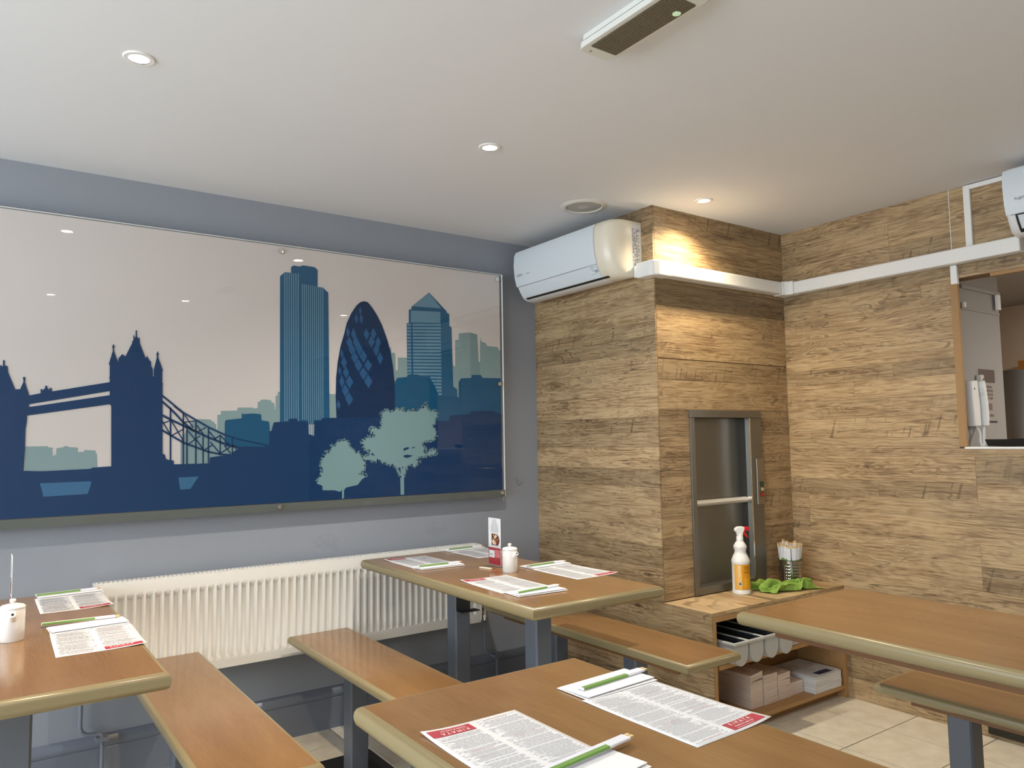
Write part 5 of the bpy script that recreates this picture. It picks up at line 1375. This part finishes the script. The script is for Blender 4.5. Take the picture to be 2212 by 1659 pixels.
# ------------------------------------------------------------------ hatch: phone, poster, flue, black tray
yw = HY1+.0195
ph = thing('wall_phone', (3.69, yw, 1.32), 'white wall phone with coiled cord inside the hatch', 'phone')
bprof = [(3.642, 1.528), (3.700, 1.533), (3.712, 1.40), (3.714, 1.325), (3.664, 1.324), (3.655, 1.35)]
MB().prism([(3.648, 1.528), (3.706, 1.533), (3.716, 1.42), (3.718, 1.325), (3.662, 1.324), (3.655, 1.40)], 'y', yw-.036, yw-.0005).obj('base_unit', PLASTIC, ph, bevel=.004)
MB().prism([(3.722, 1.528), (3.742, 1.533), (3.752, 1.50), (3.764, 1.43), (3.766, 1.37), (3.760, 1.326), (3.742, 1.326), (3.742, 1.40), (3.736, 1.462), (3.728, 1.478), (3.720, 1.50)], 'y', yw-.052, yw-.006).obj('handset', PLASTIC, ph, bevel=.004)
MB().box(3.668, 3.672, yw-.0375, yw-.0358, 1.489, 1.498).obj('indicator', DARK, ph)
cord = MB(); pts = []
def bez(p0, p1, p2, p3, s):
    return tuple((1-s)**3*a+3*s*(1-s)**2*b+3*s*s*(1-s)*c_+s**3*d_ for a, b, c_, d_ in zip(p0, p1, p2, p3))
for i in range(240):
    s = i/239
    if s < .5: q = bez((3.690, yw-.02, 1.324), (3.735, yw-.03, 1.29), (3.66, yw-.04, 1.26), (3.668, yw-.05, 1.236), s*2)
    else: q = bez((3.668, yw-.05, 1.236), (3.690, yw-.06, 1.225), (3.70, yw-.04, 1.29), (3.752, yw-.03, 1.326), s*2-1)
    rad_ = .0065*min(1, 14*s, 14*(1-s))
    pts.append((q[0]+rad_*math.cos(i*1.35), q[1]-.004+rad_*.6*math.sin(i*1.35), q[2]+rad_*math.sin(i*1.35)))
cord.tube(pts, .0022, 6).obj('coiled_cord', PLASTIC, ph, smooth=60)
rc = thing('remote_control', (3.79, yw, 1.48), 'slim white remote control in a holder behind the phone', 'remote control')
MB().box(3.772, 3.806, yw-.022, yw-.0005, 1.46, 1.562).obj('case', mat('remote_grey', srgb(196,192,184), .5), rc, bevel=.003)
MB().box(3.790, 3.804, yw-.0235, yw-.0218, 1.505, 1.545).obj('screen', mat('remote_screen', srgb(84,82,72), .3), rc)
po3 = thing('poster', (3.88, yw, 1.34), 'small dark printed notice on the wall inside the hatch', 'poster')
MB().box(3.800, 3.965, yw-.0012, yw-.0003, 1.341, 1.594).obj('sheet', mat('notice_grey', srgb(150,144,138), .6), po3)
MB().box(3.802, 3.963, yw-.0018, yw-.0012, 1.530, 1.592).obj('dark_picture', mat('notice_plum', srgb(62,44,44), .5), po3)
MB().box(3.802, 3.963, yw-.0018, yw-.0012, 1.342, 1.350).obj('dark_foot', DARK, po3)
NTX = mat('notice_text', srgb(44,40,40), .6)
for i, s in enumerate(('NATIONAL', 'ALLERGENS', 'PLEASE ASK', 'OUR STAFF')):
    text('lettering', s, .017, NTX, po3, frame((3.842, yw-.0022, 1.504-.018*i), (1, 0, 0), (0, 0, 1)), xs=1.05)
MB().box(3.876, 3.920, yw-.0018, yw-.0012, 1.400, 1.432).obj('plum_box', mat('notice_box', srgb(110,84,84), .6), po3)
text('lettering', 'Kitchen', .022, NTX, po3, frame((3.862, yw-.0022, 1.370), (1, 0, 0), (0, 0, 1)))
# conduits inside the hatch
ic = thing('inner_conduit', (3.8, yw, 1.87), 'white conduit running along the wall at the top of the hatch', 'conduit')
MB().box(3.666, 4.058, yw-.010, yw-.0005, 1.958, 1.975).obj('top_run', KWALL, ic)
MB().box(3.666, 4.058, yw-.004, yw-.0005, 1.862, 1.870).obj('lower_run', KWALL, ic)
MB().box(4.000, 4.030, yw-.022, yw-.0102, 1.885, 1.957).obj('drop', PLASTIC, ic)
MB().box(3.668, 3.686, yw-.016, yw-.0042, 1.870, 1.892).obj('clip', PLASTIC, ic)
# sill, black tray, flue
sl = tag(MB().box(XR-.003, XR+.30, HY0, HY1-.003, HZ0-.004, HZ0+.006).obj('trim_4', PLASTIC, bevel=.002), 'white sill board of the serving hatch', kind='structure')
bt = thing('black_tray', (3.78, 1.2, HZ0+.006), 'shallow black tray resting on the hatch sill', 'tray')
bp_ = [(XR+.03, HZ0+.008), (XR+.25, HZ0+.008), (XR+.28, HZ0+.038), (XR+.27, HZ0+.038), (XR+.245, HZ0+.014), (XR+.036, HZ0+.014), (XR+.014, HZ0+.038), (XR+.004, HZ0+.038)]
MB().prism(bp_, 'y', .7, 1.515).obj('pan', mat('gloss_black', srgb(16,16,17), .25), bt)
MB().box(XR+.03, XR+.25, 1.500, 1.515, HZ0+.008, HZ0+.036).obj('end_wall', mat('gloss_black_end', srgb(16,16,17), .25), bt)
fl = thing('steel_flue', (4.6, 1.74, 1.0), 'vertical stainless steel drum standing in the kitchen behind the hatch', 'drum')
MB().lathe([(0, 0), (.135, 0), (.135, .62), (.130, .626), (0, .626)], 40, (4.62, 1.735, 1.0), False, False).obj('drum', mat('dull_steel', srgb(150,150,148), .4, metal=.55), fl, smooth=40)
MB().box(4.45, 4.80, 1.0, 2.4, .9, 1.0).obj('stand_top', STEEL, fl)
MB().box(4.47, 4.78, 1.05, 2.35, 0, .9).obj('stand_body', STEEL, fl)
sh = thing('kitchen_shelf', (5.15, 1.75, 1.70), 'orange wooden shelf on the far kitchen wall', 'shelf')
MB().box(5.05, 5.245, 1.2, 1.93, 1.64, 1.72).obj('board', mat('orange_wood', srgb(190,124,58), .5), sh)
MB().box(5.15, 5.245, 1.3, 1.34, 1.52, 1.64).obj('bracket', DARK, sh)
MB().box(5.15, 5.245, 1.8, 1.84, 1.52, 1.64).obj('bracket', DARK, sh)
